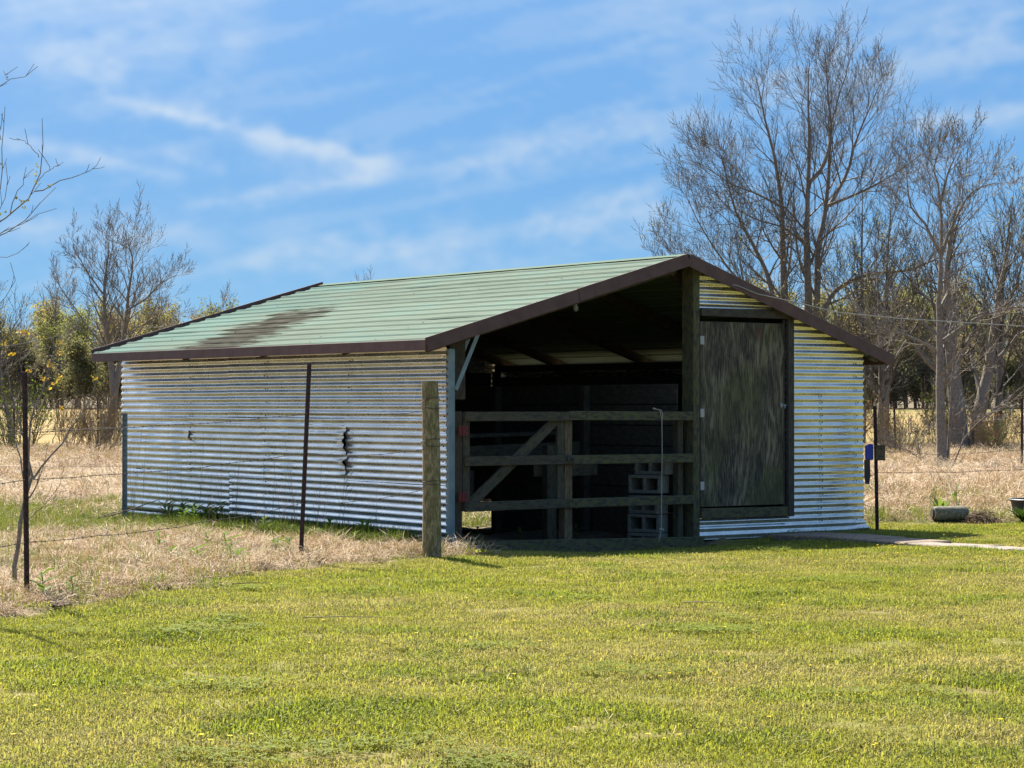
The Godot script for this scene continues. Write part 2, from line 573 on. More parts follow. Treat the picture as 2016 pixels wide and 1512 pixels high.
func build_grass() -> void:
	var r := RandomNumberGenerator.new()
	r.seed = 500
	# --- mown lawn
	var pal := [Color(1.0, 1.0, 0.9), Color(0.85, 0.95, 0.8), Color(1.15, 1.05, 1.0), Color(0.75, 0.9, 0.7), Color(1.35, 1.2, 1.6), Color(1.5, 1.25, 2.2), Color(1.0, 1.08, 0.85), Color(0.62, 0.7, 0.6), Color(0.5, 0.5, 0.6), Color(1.2, 1.2, 1.1)]
	var tuft := blades(34, 0.085, 0.018, 0.046, 0.0052, 1.0, pal, 11).mesh(M.grass)
	var xf := []
	var cs := []
	var green := Color(0.300, 0.298, 0.058)
	var lush := Color(0.200, 0.240, 0.036)
	var dry := Color(0.385, 0.325, 0.140)
	for k in 90000:
		var d := 7.2 + 20.6 * pow(r.randf(), 0.8)
		var x := r.randf_range(-1.0, 1.0) * (0.225 * d + 1.6)
		if not lawn_at(x + r.randf_range(-0.35, 0.35) * r.randf(), d) or on_walk(x, d) or in_shed(x, d, 0.02): continue
		if n_fine.get_noise_2d(x * 6.0 + 77.0, d * 6.0) > 0.34 and r.randf() < 0.7: continue
		var a := n_soft.get_noise_2d(x * 6.0, d * 6.0)
		var b := n_fine.get_noise_2d(x * 12.0, d * 12.0)
		var c2 := n_soft.get_noise_2d(x * 14.0 + 50.0, d * 14.0)
		var q := green.lerp(dry, clampf(0.32 + 0.9 * a + 0.5 * b, 0.0, 0.9))
		q = q.lerp(lush, clampf((c2 - 0.22) * 1.6 + (0.35 if d > 21.5 else 0.0), 0.0, 0.7))
		q = q * r.randf_range(0.72, 1.28)
		var s := r.randf_range(0.75, 1.25) * (1.0 + 0.35 * c2)
		var wq := uv_of(x, d)
		if wq.y > -0.3 and wq.x > 0.0 and wq.x < SW: s *= 0.55
		xf.append(Transform3D(Basis(Vector3.UP, r.randf() * TAU).scaled(Vector3(s, s * r.randf_range(0.8, 1.2), s)), Vector3(x, gy(x, d) - 0.004, -d)))
		cs.append(q)
	stuff("lawn_grass", tuft, xf, cs, "short mown yellow-green lawn in front of the shed", "grass")
	var bit := MB.new()
	bit.quad(Vector3(-0.026, 0, -0.0013), Vector3(0.026, 0.005, -0.0013), Vector3(0.026, 0.005, 0.0013), Vector3(-0.026, 0, 0.0013), Vector3.UP)
	xf = []
	cs = []
	for k in 3000:
		var d := 7.5 + 14.0 * r.randf()
		var x := r.randf_range(-1.0, 1.0) * (0.225 * d + 1.2)
		if not lawn_at(x, d) or on_walk(x, d): continue
		if n_soft.get_noise_2d(x * 12.0 + 9.0, d * 12.0) < r.randf_range(-0.5, 0.3): continue
		var s := r.randf_range(0.5, 1.4)
		var bs := Basis(Vector3.UP, r.randf() * TAU) * Basis(Vector3(0, 0, 1), r.randf_range(-0.25, 0.35))
		xf.append(Transform3D(bs.scaled(Vector3(s, s, s)), Vector3(x, gy(x, d) + r.randf_range(0.015, 0.04), -d)))
		cs.append(Color(0.38, 0.31, 0.15).lerp(Color(0.20, 0.15, 0.08), r.randf() * r.randf()))
	stuff("straw_litter", bit.mesh(M.straw), xf, cs, "loose bits of pale straw strewn over the mown lawn", "straw")
	var clover := MB.new()
	for i in 7:
		var a := r.randf() * TAU
		var c := Vector3(cos(a), 0, sin(a)) * 0.05 * sqrt(r.randf()) + Vector3(0, r.randf_range(0.02, 0.045), 0)
		clover.col = Color(1, 1, 1) * r.randf_range(0.8, 1.2)
		for j in 3:
			var b := TAU * j / 3.0 + a
			var e := Vector3(cos(b), 0.25, sin(b)) * 0.013
			var sd := Vector3(-sin(b), 0, cos(b)) * 0.007
			clover.quad(c, c + e * 0.6 + sd, c + e, c + e * 0.6 - sd, Vector3.UP)
	xf = []
	cs = []
	for k in 26000:
		var d := 7.5 + 18.0 * r.randf()
		var x := r.randf_range(-1.0, 1.0) * (0.225 * d + 1.2)
		if n_soft.get_noise_2d(x * 10.0 + 200.0, d * 10.0) < 0.52 + 0.15 * r.randf(): continue
		if not lawn_at(x, d) or on_walk(x, d): continue
		var s := r.randf_range(0.8, 1.3)
		xf.append(Transform3D(Basis(Vector3.UP, r.randf() * TAU).scaled(Vector3(s, s, s)), Vector3(x, gy(x, d), -d)))
		cs.append(Color(0.175, 0.215, 0.030) * r.randf_range(0.75, 1.2))
	stuff("clover", clover.mesh(M.leaf), xf, cs, "patches of darker green clover in the lawn", "clover")
	# --- dead grass of the pasture and along the fence
	var spal := [Color(1, 1, 1), Color(1.15, 1.1, 1.05), Color(0.85, 0.82, 0.78), Color(1.05, 0.95, 0.9), Color(0.7, 0.66, 0.6), Color(1.25, 1.25, 1.2)]
	var thatch := blades(30, 0.17, 0.10, 0.30, 0.0055, 1.0, spal, 12).mesh(M.straw)
	xf = []
	cs = []
	var tan := Color(0.450, 0.335, 0.235)
	var pale := Color(0.52, 0.425, 0.30)
	for k in 46000:
		var d: float
		if k < 16000: d = r.randf_range(11.0, 30.0)
		else: d = 26.0 + 38.0 * pow(r.randf(), 0.85)
		var x := r.randf_range(-1.0, 1.0) * (0.225 * d + 1.5)
		if lawn_at(x, d) or in_shed(x, d, 0.05): continue
		var q := uv_of(x, d)
		var a := n_soft.get_noise_2d(x * 5.0, d * 5.0)
		var g := green_at(x, d)
		if r.randf() < g * 0.75: continue
		var col := tan.lerp(pale, clampf(0.45 + a * 1.2, 0.0, 1.0)) * r.randf_range(0.75, 1.2)
		var s := r.randf_range(0.6, 1.15) * (1.25 if d > 30.0 else 0.85)
		if d < 30.0 and absf(x - edge_x(d)) < 0.25: s *= 0.75
		if d > 26.0: s *= 1.15
		var tip := Basis(Vector3(r.randf_range(-1, 1), 0, r.randf_range(-1, 1)).normalized(), r.randf_range(0.0, 0.7))
		xf.append(Transform3D(tip * Basis(Vector3.UP, r.randf() * TAU).scaled(Vector3(s * 1.2, s * r.randf_range(0.2, 0.6), s * 1.2)), Vector3(x, gy(x, d) - 0.01, -d)))
		cs.append(col)
	for k in 16000:
		var d := r.randf_range(12.0, 29.0)
		var x := edge_x(d) + 0.25 - 4.6 * r.randf()
		if lawn_at(x + r.randf_range(-0.1, 0.5) * r.randf(), d) or in_shed(x, d, 0.05): continue
		if r.randf() < green_at(x, d) * 0.85: continue
		var s := r.randf_range(0.55, 1.1)
		var tip := Basis(Vector3(r.randf_range(-1, 1), 0, r.randf_range(-1, 1)).normalized(), r.randf_range(0.0, 0.5))
		s *= 0.85
		xf.append(Transform3D(tip * Basis(Vector3.UP, r.randf() * TAU).scaled(Vector3(s * 1.3, s * r.randf_range(0.25, 0.65), s * 1.3)), Vector3(x, gy(x, d) - 0.01, -d)))
		cs.append(tan.lerp(pale, r.randf()) * r.randf_range(0.7, 1.15))
	stuff("dead_grass", thatch, xf, cs, "tan matted dead grass of the pasture and the fence line", "grass")
	# --- taller green grass where the pasture is wet and along the walls
	var gpal := [Color(1, 1, 1), Color(0.8, 0.9, 0.8), Color(1.2, 1.1, 1.0), Color(1.5, 1.2, 1.4), Color(0.7, 0.85, 0.7)]
	var tall := blades(22, 0.10, 0.08, 0.24, 0.0055, 0.75, gpal, 13).mesh(M.grass)
	xf = []
	cs = []
	for k in 29000:
		var d := r.randf_range(14.0, 36.0) if k < 20000 else r.randf_range(54.0, 66.0)
		var x := r.randf_range(-1.0, 1.0) * (0.225 * d + 1.5)
		if k >= 26000:
			var near := world_of(-0.75 * r.randf(), 0.0, r.randf_range(0.0, SL + 0.4))
			x = near.x; d = -near.z
		if lawn_at(x, d) or in_shed(x, d, 0.02): continue
		if r.randf() > green_at(x, d): continue
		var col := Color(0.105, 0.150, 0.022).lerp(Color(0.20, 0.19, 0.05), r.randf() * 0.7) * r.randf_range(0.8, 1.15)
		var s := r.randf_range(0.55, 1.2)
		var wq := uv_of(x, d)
		if wq.x < 0.0 and wq.x > -0.8 and wq.y > 0.0 and wq.y < SL: col = Color(0.070, 0.098, 0.022) * r.randf_range(0.7, 1.3)  # darkened beside the wall so its metal reflects darker ground
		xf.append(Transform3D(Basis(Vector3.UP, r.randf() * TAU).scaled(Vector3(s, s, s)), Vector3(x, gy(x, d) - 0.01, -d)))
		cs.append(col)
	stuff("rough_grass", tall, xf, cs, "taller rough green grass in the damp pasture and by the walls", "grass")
	# --- yellow flowers in the lawn
	var fl := MB.new()
	fl.col = Color(0.75, 0.55, 0.02)
	for i in 5:
		var a := TAU * i / 5.0
		var o := Vector3(0, 0.05, 0)
		var e := Vector3(cos(a), 0.35, sin(a)) * 0.008
		var s := Vector3(-sin(a), 0, cos(a)) * 0.004
		fl.tri(o, o + e + s, o + e - s, Vector3.UP)
	fl.col = Color(0.10, 0.16, 0.03)
	fl.tube(PackedVector3Array([Vector3(0, 0, 0), Vector3(0, 0.05, 0)]), PackedFloat32Array([0.0012, 0.001]), 3, false)
	xf = []
	cs = []
	for k in 900:
		var d := r.randf_range(19.5, 26.5)
		var x := r.randf_range(2.6, 7.2)
		if k > 780:
			d = r.randf_range(9.0, 20.0); x = r.randf_range(-1.0, 1.0) * 0.22 * d
		if not lawn_at(x, d) or on_walk(x, d): continue
		if k <= 780 and n_fine.get_noise_2d(x * 9.0, d * 9.0) < 0.0: continue
		var s := r.randf_range(0.8, 1.5)
		xf.append(Transform3D(Basis(Vector3.UP, r.randf() * TAU).scaled(Vector3(s, s, s)), Vector3(x, gy(x, d), -d)))
		cs.append(Color(1, 1, 1) * r.randf_range(0.8, 1.1))
	stuff("yellow_flower", fl.mesh(painted(0.6, 0.4)), xf, cs, "tiny yellow flowers scattered in the grass by the walk", "flowers")

func green_at(x: float, d: float) -> float:       # where the rough grass is green
	var a := n_soft.get_noise_2d(x * 7.0 + 31.0, d * 7.0)
	var g := 0.10 + 0.35 * smoothstep(0.1, 0.5, a)
	var q := uv_of(x, d)
	if x < 0.0 and d > 23.5 and d < 32.0: g += 0.95 * smoothstep(23.5, 25.0, d) * smoothstep(32.0, 28.5, d)
	if q.x < 0.0 and q.x > -1.3 and q.y > 0.0: g += 0.8 * smoothstep(-1.3, -0.5, q.x)
	if x > 3.6 and d < 30.0 and d > 24.5: g += 0.65 * smoothstep(30.0, 26.5, d)
	if d > 50.0: g = 0.35 + 0.6 * a
	if q.x > 0.0 and q.y > SL and d < 50.0: g += 0.8
	return clampf(g, 0.0, 0.95)

func on_walk(x: float, d: float) -> bool:
	var a := Vector2(3.0, 24.55)
	var b := Vector2(5.6, 21.3)
	var p := Vector2(x, d)
	var t := (p - a).dot(b - a) / (b - a).length_squared()
	return t > 0.02 and (p - a - (b - a) * t).length() < 0.42

# ---------------------------------------------------------------- corrugated sheets
# A sheet of horizontal corrugations. s runs along the wall (0..len), y is height; returned in the wall's own axes: x = s, y = height, z = out.
func corrugated(s0: float, s1: float, y0: float, top: Callable, mat: Material, seed_: int, dents := 0.006, tilt := 0.0, bend = null, pitch := 0.0726, amp := 0.0098, back := 0.0) -> ArrayMesh:
	var f := noise(1.3, seed_, 3)
	var f2 := noise(0.8, seed_ + 7, 2)
	var ns := maxi(3, int((s1 - s0) / 0.055))
	var ytop := -1.0
	for i in ns + 1: ytop = maxf(ytop, top.call(lerpf(s0, s1, float(i) / ns)))
	var ny := int(ceil((ytop - y0) / (pitch / 9.0)))
	var p := PackedVector3Array()
	var t := PackedVector2Array()
	var mid := (s0 + s1) * 0.5
	for j in ny + 1:
		var yy := lerpf(y0, ytop, float(j) / ny)
		for i in ns + 1:
			var s := lerpf(s0, s1, float(i) / ns)
			var yc: float = minf(yy, top.call(s))
			var ph: float = yc / pitch
			var w := sin(TAU * ph)
			var crush := 1.0 - clampf(absf(f2.get_noise_2d(s * 1.2, yc * 1.5)) * 1.6 - 0.6, 0.0, 0.35) * smoothstep(0.008, 0.016, dents)
			var out := amp * w * crush + 0.3 * dents * f.get_noise_2d(s * 0.6, yc * 1.0) + back
			var pos := Vector3(s, yc + tilt * (s - mid), out)
			if bend != null: pos += bend.call(s, yc)
			p.append(pos)
			t.append(Vector2(s * 0.6, yc * 0.6))
	var mb := MB.new()
	mb.sheet(p, ns + 1, ny + 1, Vector3(0, 0, 1), t)
	return mb.mesh(mat)

func roof_under(u: float) -> float:
	var h: float
	if u < RIDGE_U: h = lerpf(EAVE_H, RIDGE_H, (u - EAVE_U) / (RIDGE_U - EAVE_U))
	else: h = lerpf(RIDGE_H, EAVE_H2, (u - RIDGE_U) / (EAVE_U2 - RIDGE_U))
	return h - 0.03

func screws(parent: Node, called: String, pts: Array, nrm: Vector3, rad: float) -> void:
	var mb := MB.new()
	for p in pts:
		mb.tube(PackedVector3Array([p - nrm * 0.002, p + nrm * 0.004, p + nrm * 0.007]), PackedFloat32Array([rad, rad, rad * 0.5]), 6)
	var o := part(parent, called, mb.mesh(M.screw))
	o.set_meta("kind", "stuff")

func beam(parent: Node, called: String, p0: Vector3, p1: Vector3, w: float, t: float, across: Vector3, mat: Material, bev := 0.004) -> MeshInstance3D:
	var x := (p1 - p0).normalized()
	var z := x.cross(across).normalized()
	var y := z.cross(x)
	var mb := MB.new()
	mb.cbox(Vector3(p0.distance_to(p1), w, t), bev, Transform3D(), Vector2(rng.randf() * 3.0, rng.randf() * 3.0))
	return part(parent, called, mb.mesh(mat), Transform3D(Basis(x, y, z), (p0 + p1) * 0.5))

# ---------------------------------------------------------------- the shed
func build_shed() -> void:
	shed = thing("shed", "low open-fronted livestock shed of corrugated metal with a pale green roof", "shed", Vector3(SX, 0, -SD), TH)
	var UPV := Vector3.UP
	# ---- long side wall (x = 0, faces -x). Wall axes: s = distance from the near corner
	var side := Transform3D(Basis(Vector3(0, 0, -1), Vector3(0, 1, 0), Vector3(-1, 0, 0)), Vector3(-0.02, 0, 0))
	var flat := func(h: float) -> Callable: return func(_s: float) -> float: return h
	var sheets := [
		[0.0, 4.42, 1.27, 2.03, 0.0015, 0.004, 0.010], [4.34, 7.12, 1.27, 2.03, 0.000, 0.006, 0.006],
		[0.0, 1.90, 0.62, 1.31, 0.001, 0.005, 0.004], [1.86, 3.68, 0.60, 1.31, 0.002, 0.018, 0.001], [3.60, 5.42, 0.60, 1.31, 0.004, 0.010, -0.002], [5.34, 7.12, 0.60, 1.31, 0.002, 0.014, -0.004],
		[0.0, 4.40, 0.035, 0.66, 0.005, 0.007, -0.002], [4.33, 7.12, 0.05, 0.66, 0.008, 0.010, -0.012]]
	for i in sheets.size():
		var a: Array = sheets[i]
		var bend = null
		if i == 3:        # torn loose at its near edge: pulled back and curled outwards
			bend = func(s: float, y: float) -> Vector3:
				var e := smoothstep(2.15, 1.86, s)
				var b1 := maxf(0.0, sin(clampf((y - 0.88) / 0.31, 0.0, 1.0) * PI))
				var b2 := maxf(0.0, sin(clampf((y - 0.665) / 0.20, 0.0, 1.0) * PI))
				return Vector3(0.024 * e * b1 + 0.014 * e * b2, 0, 0.04 * e * e * b1 + 0.07 * e * e * b2 * (0.6 + 0.4 * sin(y * 40.0)))
		if i == 2:
			bend = func(s: float, y: float) -> Vector3:
				return Vector3(0, 0, -0.006 * smoothstep(1.6, 1.9, s) * smoothstep(0.7, 0.8, y) * smoothstep(1.25, 1.1, y))
		if i == 5:        # a corner bent out beside the far seam
			bend = func(s: float, y: float) -> Vector3:
				var e := smoothstep(5.55, 5.34, s) * maxf(0.0, sin(clampf((y - 0.98) / 0.16, 0.0, 1.0) * PI))
				return Vector3(0.02 * e, 0, 0.025 * e)
		part(shed, "wall_sheet", corrugated(a[0], a[1], a[2], flat.call(a[3]), M.galv, 100 + i, a[5], a[4], bend, 0.0726, 0.0098, a[6]), side)
	var sc := []
	for s in [0.05, 1.80, 3.55, 5.30, 7.05]:
		for k in 13:
			var y := 0.13 + k * 0.1452
			sc.append(Vector3(-0.036, y + rng.randf_range(-0.006, 0.006), -s + rng.randf_range(-0.02, 0.02)))
	screws(shed, "wall_screws", sc, Vector3(-1, 0, 0), 0.008)
	# studs and sole plate behind the side wall
	for s in [1.78, 3.55, 5.30, 7.03]:
		beam(shed, "stud", Vector3(0.06, -0.06, -s), Vector3(0.06, 1.98, -s), 0.09, 0.09, Vector3(0, 0, 1), M.wood_dark)
	for y in [0.10, 0.64, 1.28, 1.93]:
		beam(shed, "girt", Vector3(0.012, y, -0.15), Vector3(0.012, y, -7.05), 0.09, 0.035, UPV, M.wood_dark)
	beam(shed, "added_eave_block", Vector3(0.03, 2.035, -0.1), Vector3(0.03, 2.035, -7.05), 0.14, 0.03, UPV, M.wood_dark)  # added along the eave gap to keep light out of the interior
	beam(shed, "sole_board", Vector3(0.0, 0.0, -4.3), Vector3(0.0, -0.01, -7.1), 0.075, 0.05, UPV, M.wood_brown)
	# ---- front: metal to the right of the middle post
	var front := Transform3D(Basis(), Vector3(0, 0, 0.0))
	part(shed, "wall_sheet", corrugated(3.20, 4.47, 2.425, roof_under, M.galv, 131, 0.003), front)
	part(shed, "wall_sheet", corrugated(4.45, 5.63, 0.66, roof_under, M.galv, 132, 0.002, 0.0, null, 0.0726, 0.0098, 0.003), front)
	part(shed, "wall_sheet", corrugated(3.20, 5.64, -0.025, func(s: float) -> float: return 0.20 if s < 4.48 else 0.69, M.galv, 133, 0.003, 0.0, func(s: float, y: float) -> Vector3:
		var e := smoothstep(5.35, 5.64, s) * smoothstep(0.14, 0.0, y)
		return Vector3(0.03 * e, 0.02 * e, 0.05 * e)), front)
	sc = []
	for u in [4.98, 5.52]:
		for k in 20: sc.append(Vector3(u + rng.randf_range(-0.015, 0.015), 0.127 + k * 0.0726 * (2 if u > 5.3 else 1), 0.012))
	var keep := []
	for p in sc:
		if p.y < roof_under(p.x) - 0.08: keep.append(p)
	screws(shed, "wall_screws", keep, Vector3(0, 0, 1), 0.008)
	# corner post at the far right, dark and mossy
	beam(shed, "corner_post", Vector3(5.60, -0.12, -0.09), Vector3(5.60, 2.02, -0.09), 0.09, 0.12, Vector3(1, 0, 0), M.wood_moss)
	# ---- right wall and back wall
	var rside := Transform3D(Basis(Vector3(0, 0, -1), Vector3(0, 1, 0), Vector3(-1, 0, 0)), Vector3(SW + 0.035, 0, 0))
	for i in 3:
		part(shed, "wall_sheet", corrugated(0.16 + i * 2.32, minf(2.52 + i * 2.32, 7.1), 0.02, flat.call(1.93), M.galv, 140 + i, 0.004), rside)
	beam(shed, "top_plate", Vector3(SW - 0.03, 1.90, -0.15), Vector3(SW - 0.03, 1.90, -7.05), 0.09, 0.05, UPV, M.wood_dark)
	for s in [1.8, 3.6, 5.4, 7.0]:
		beam(shed, "stud", Vector3(SW - 0.05, -0.32, -s), Vector3(SW - 0.05, 1.86, -s), 0.09, 0.09, Vector3(0, 0, 1), M.wood_dark)
	var bk := Transform3D(Basis(), Vector3(0, 0, -SL - 0.03))
	for i in 3:
		part(shed, "wall_sheet", corrugated(0.0 + i * 1.85, minf(1.93 + i * 1.85, 5.62), [0.02, 0.06, 0.0][i], roof_under, M.galv, 150 + i, 0.004), bk)
	# ---- steel corner post with its brace, wooden jamb beside it
	beam(shed, "steel_post", Vector3(0.012, 0.03, 0.0), Vector3(0.012, 1.96, 0.0), 0.076, 0.06, Vector3(1, 0, 0), M.steel, 0.006)
	beam(shed, "steel_shoe", Vector3(0.014, -0.10, -0.004), Vector3(0.014, 0.05, -0.004), 0.066, 0.05, Vector3(1, 0, 0), M.rust, 0.004)
	beam(shed, "steel_brace", Vector3(0.055, 1.555, 0.034), Vector3(0.33, 2.13, 0.034), 0.045, 0.006, Vector3(1, -0.5, 0), M.steel, 0.002)
	beam(shed, "steel_brace", Vector3(0.055, 1.555, -0.10), Vector3(0.33, 2.13, -0.10), 0.04, 0.006, Vector3(1, -0.5, 0), M.steel, 0.002)
	beam(shed, "gate_post", Vector3(0.104, -0.02, -0.045), Vector3(0.104, 1.345, -0.045), 0.10, 0.09, Vector3(1, 0, 0), M.wood_brown)
	beam(shed, "side_board", Vector3(0.16, 1.46, -0.10), Vector3(0.16, 2.05, -0.10), 0.19, 0.02, Vector3(1, 0, 0), M.wood_brown)
	# ---- middle post up to the ridge
	beam(shed, "middle_post", Vector3(3.155, -0.12, -0.07), Vector3(3.155, 2.88, -0.07), 0.092, 0.19, Vector3(1, 0, 0), M.wood_moss, 0.006)
	# ---- bottom board across the opening
	beam(shed, "sill_board", Vector3(0.06, -0.015, 0.03), Vector3(3.24, -0.075, 0.03), 0.17, 0.045, UPV, M.wood_moss)
	# ---- gate: three rails, brace, stiles
	var gate := Node3D.new()
	gate.name = "gate"
	shed.add_child(gate)
	gate.set_meta("label", "wooden gate of three rails with a diagonal brace")
	for y in [[1.294, 1.292], [0.852, 0.853], [0.402, 0.410]]:
		beam(gate, "rail", Vector3(0.165, y[0], 0.022), Vector3(1.452, y[1], 0.022), 0.093, 0.038, UPV, M.wood)
	beam(gate, "stile", Vector3(0.205, 0.36, -0.02), Vector3(0.205, 1.335, -0.02), 0.085, 0.038, Vector3(1, 0, 0), M.wood)
	beam(gate, "stile", Vector3(1.37, 0.36, -0.02), Vector3(1.37, 1.335, -0.02), 0.085, 0.038, Vector3(1, 0, 0), M.wood)
	beam(gate, "brace", Vector3(0.26, 0.43, -0.015), Vector3(1.325, 1.262, -0.015), 0.105, 0.03, Vector3(-0.6, 0.8, 0), M.wood)
	for y in [1.155, 0.505]:
		var hb := MB.new()
		hb.cbox(Vector3(0.11, 0.10, 0.006), 0.002)
		for q in [[-0.035, 0.03], [0.02, 0.03], [-0.035, -0.03], [0.02, -0.03], [0.04, 0.0]]:
			hb.tube(PackedVector3Array([Vector3(q[0], q[1], 0.002), Vector3(q[0], q[1], 0.009)]), PackedFloat32Array([0.007, 0.005]), 6)
		hb.tube(PackedVector3Array([Vector3(-0.006, -0.05, 0.006), Vector3(-0.006, 0.05, 0.006)]), PackedFloat32Array([0.008, 0.008]), 6)
		part(gate, "hinge", hb.mesh(M.red), Transform3D(Basis(), Vector3(0.135, y, 0.046)))
	var lt := MB.new()
	lt.cbox(Vector3(0.10, 0.022, 0.012), 0.003)
	lt.cbox(Vector3(0.03, 0.05, 0.016), 0.003, Transform3D(Basis(), Vector3(-0.03, 0, 0)))
	lt.tube(PackedVector3Array([Vector3(0.02, 0.0, 0.01), Vector3(0.03, -0.03, 0.015), Vector3(0.02, -0.06, 0.01), Vector3(0.035, -0.075, 0.01)]), PackedFloat32Array([0.006, 0.006, 0.006, 0.005]), 6)
	part(gate, "latch", lt.mesh(M.iron), Transform3D(Basis(), Vector3(1.46, 0.865, 0.05)))
	# ---- fixed rails to the right of the gate
	beam(shed, "gate_post", Vector3(1.474, -0.08, -0.06), Vector3(1.474, 1.25, -0.06), 0.10, 0.10, Vector3(1, 0, 0), M.wood_tan)
	beam(shed, "gate_post", Vector3(3.01, -0.10, -0.11), Vector3(3.01, 1.25, -0.11), 0.07, 0.09, Vector3(1, 0, 0), M.wood)
	for y in [[1.300, 1.290, 3.107], [0.850, 0.846, 3.107], [0.408, 0.408, 3.107]]:
		beam(shed, "rail", Vector3(1.456, y[0], 0.018), Vector3(y[2], y[1], 0.018), 0.093, 0.038, UPV, M.wood_moss)
	# ---- door of weathered plywood with its frame
	var dm := MB.new()
	dm.cbox(Vector3(1.20, 1.975, 0.022), 0.003)
	var door := part(shed, "door", dm.mesh(M.wood_dark), Transform3D(Basis(), Vector3(3.815, 1.310, 0.0)))
	var face := MB.new()
	face.quad(Vector3(-0.596, 0.984, 0.0125), Vector3(0.596, 0.984, 0.0125), Vector3(0.596, -0.984, 0.0125), Vector3(-0.596, -0.984, 0.0125), Vector3(0, 0, 1), Vector2(0, 0), Vector2(1, 0), Vector2(1, 1), Vector2(0, 1))
	part(door, "face_veneer", face.mesh(M.ply))
	for y in [2.095, 1.322, 0.548]:
		var hb := MB.new()
		hb.cbox(Vector3(0.055, 0.09, 0.005), 0.0015)
		for q in [-0.028, 0.0, 0.028]:
			hb.tube(PackedVector3Array([Vector3(0.008, q, 0.001), Vector3(0.008, q, 0.006)]), PackedFloat32Array([0.006, 0.004]), 6)
		hb.tube(PackedVector3Array([Vector3(-0.026, -0.045, 0.004), Vector3(-0.026, 0.045, 0.004)]), PackedFloat32Array([0.007, 0.007]), 6)
		part(door, "hinge", hb.mesh(M.hinge), Transform3D(Basis(), Vector3(-0.575, y - 1.310, 0.017)))
	var bolt := MB.new()
	bolt.cbox(Vector3(0.09, 0.02, 0.014), 0.004)
	bolt.cbox(Vector3(0.03, 0.045, 0.010), 0.003, Transform3D(Basis(), Vector3(-0.03, 0, -0.002)))
	bolt.tube(PackedVector3Array([Vector3(-0.01, 0.0, 0.008), Vector3(-0.01, -0.002, 0.03), Vector3(-0.01, -0.03, 0.034)]), PackedFloat32Array([0.005, 0.005, 0.006]), 6)
	part(door, "latch", bolt.mesh(M.hinge), Transform3D(Basis(), Vector3(0.585, 0.093, 0.022)))
	beam(shed, "door_header", Vector3(3.203, 2.395, 0.035), Vector3(4.53, 2.388, 0.035), 0.085, 0.04, UPV, M.wood_dark)
	beam(shed, "door_jamb", Vector3(4.487, 0.19, 0.033), Vector3(4.487, 2.345, 0.033), 0.088, 0.045, Vector3(1, 0, 0), M.wood_dark)
	beam(shed, "door_jamb", Vector3(4.428, 0.30, -0.005), Vector3(4.428, 2.34, -0.005), 0.025, 0.03, Vector3(1, 0, 0), M.wood_dark)
	beam(shed, "door_sill", Vector3(3.203, 0.258, 0.033), Vector3(4.44, 0.246, 0.033), 0.105, 0.04, UPV, M.wood_moss)
	# ---- roof: ribbed panels that run lengthwise
	var zf := 0.117
	var zb := -(SL + 0.161)
	var lslope := sqrt(pow(RIDGE_U - EAVE_U, 2) + pow(RIDGE_H - EAVE_H, 2))
	var rslope := sqrt(pow(EAVE_U2 - RIDGE_U, 2) + pow(RIDGE_H - EAVE_H2, 2))
	for sd in 2:
		var total := lslope if sd == 0 else rslope
		var lo := Vector3(EAVE_U, EAVE_H, 0) if sd == 0 else Vector3(EAVE_U2, EAVE_H2, 0)
		var along := (Vector3(RIDGE_U, RIDGE_H, 0) - lo).normalized()
		var nrm := Vector3(-along.y, along.x, 0) if sd == 0 else Vector3(along.y, -along.x, 0)
		var pw := 0.9144
		var k := 0
		var at := 0.0
		while at < total - 0.02:
			var s1 := minf(at + pw + 0.05, total)
			var prof := [[at, 0.0]]
			var q := floorf(at / 0.2286) * 0.2286 - 0.0001
			while q < s1 + 0.1:
				for e in [[0.0, 0.0], [0.018, 0.015], [0.044, 0.015], [0.062, 0.0], [0.104, 0.0], [0.110, 0.003], [0.122, 0.003], [0.128, 0.0], [0.164, 0.0], [0.170, 0.003], [0.182, 0.003], [0.188, 0.0]]:
					var s: float = q + e[0]
					if s > at + 0.001 and s < s1 - 0.001: prof.append([s, e[1]])
				q += 0.2286
			prof.append([s1, 0.0])
			var nz := 26
			var p := PackedVector3Array()
			var f := noise(0.5, 160 + k + sd * 10, 2)
			var mb := MB.new()
			# facets keep their edges: every strip is laid on its own
			for i in prof.size() - 1:
				p = PackedVector3Array()
				var tt := PackedVector2Array()
				for j in nz + 1:
					var z := lerpf(zf, zb, float(j) / nz)
					for e in 2:
						var s: float = prof[i + e][0]
						var h: float = prof[i + e][1] + 0.004 * f.get_noise_2d(s * 2.0, z) + (0.0025 if k % 2 == 1 else 0.0)
						p.append(lo + along * s + nrm * h + Vector3(0, 0, z))
						tt.append(Vector2(1.0 - (zf - z) / (zf - zb), 1.0 - s / 3.44))
				# uv.x runs from the back of the roof to its front
				for j in tt.size(): tt[j].x = 1.0 - tt[j].x if false else (p[j].z - zb) / (zf - zb)
				mb.sheet(p, 2, nz + 1, nrm, tt)
			part(shed, "roof_panel", mb.mesh(M.roof if sd == 0 else M.roof_right))
			at += pw; k += 1
		sc = []
		for row in int(total / 0.2286):
			var zs := [0.05, -0.95, -2.25, -3.6, -4.95, -6.2, -7.15] if row % 2 == 0 else [0.03, -1.05, -2.35, -3.7, -5.05, -6.3, -7.18]
			for z in zs:
				sc.append(lo + along * (row * 0.2286 + 0.085 + rng.randf_range(-0.01, 0.01)) + nrm * 0.002 + Vector3(0, 0, z + rng.randf_range(-0.05, 0.05)))
		screws(shed, "roof_screws", sc, nrm, 0.011)
	var cap := MB.new()
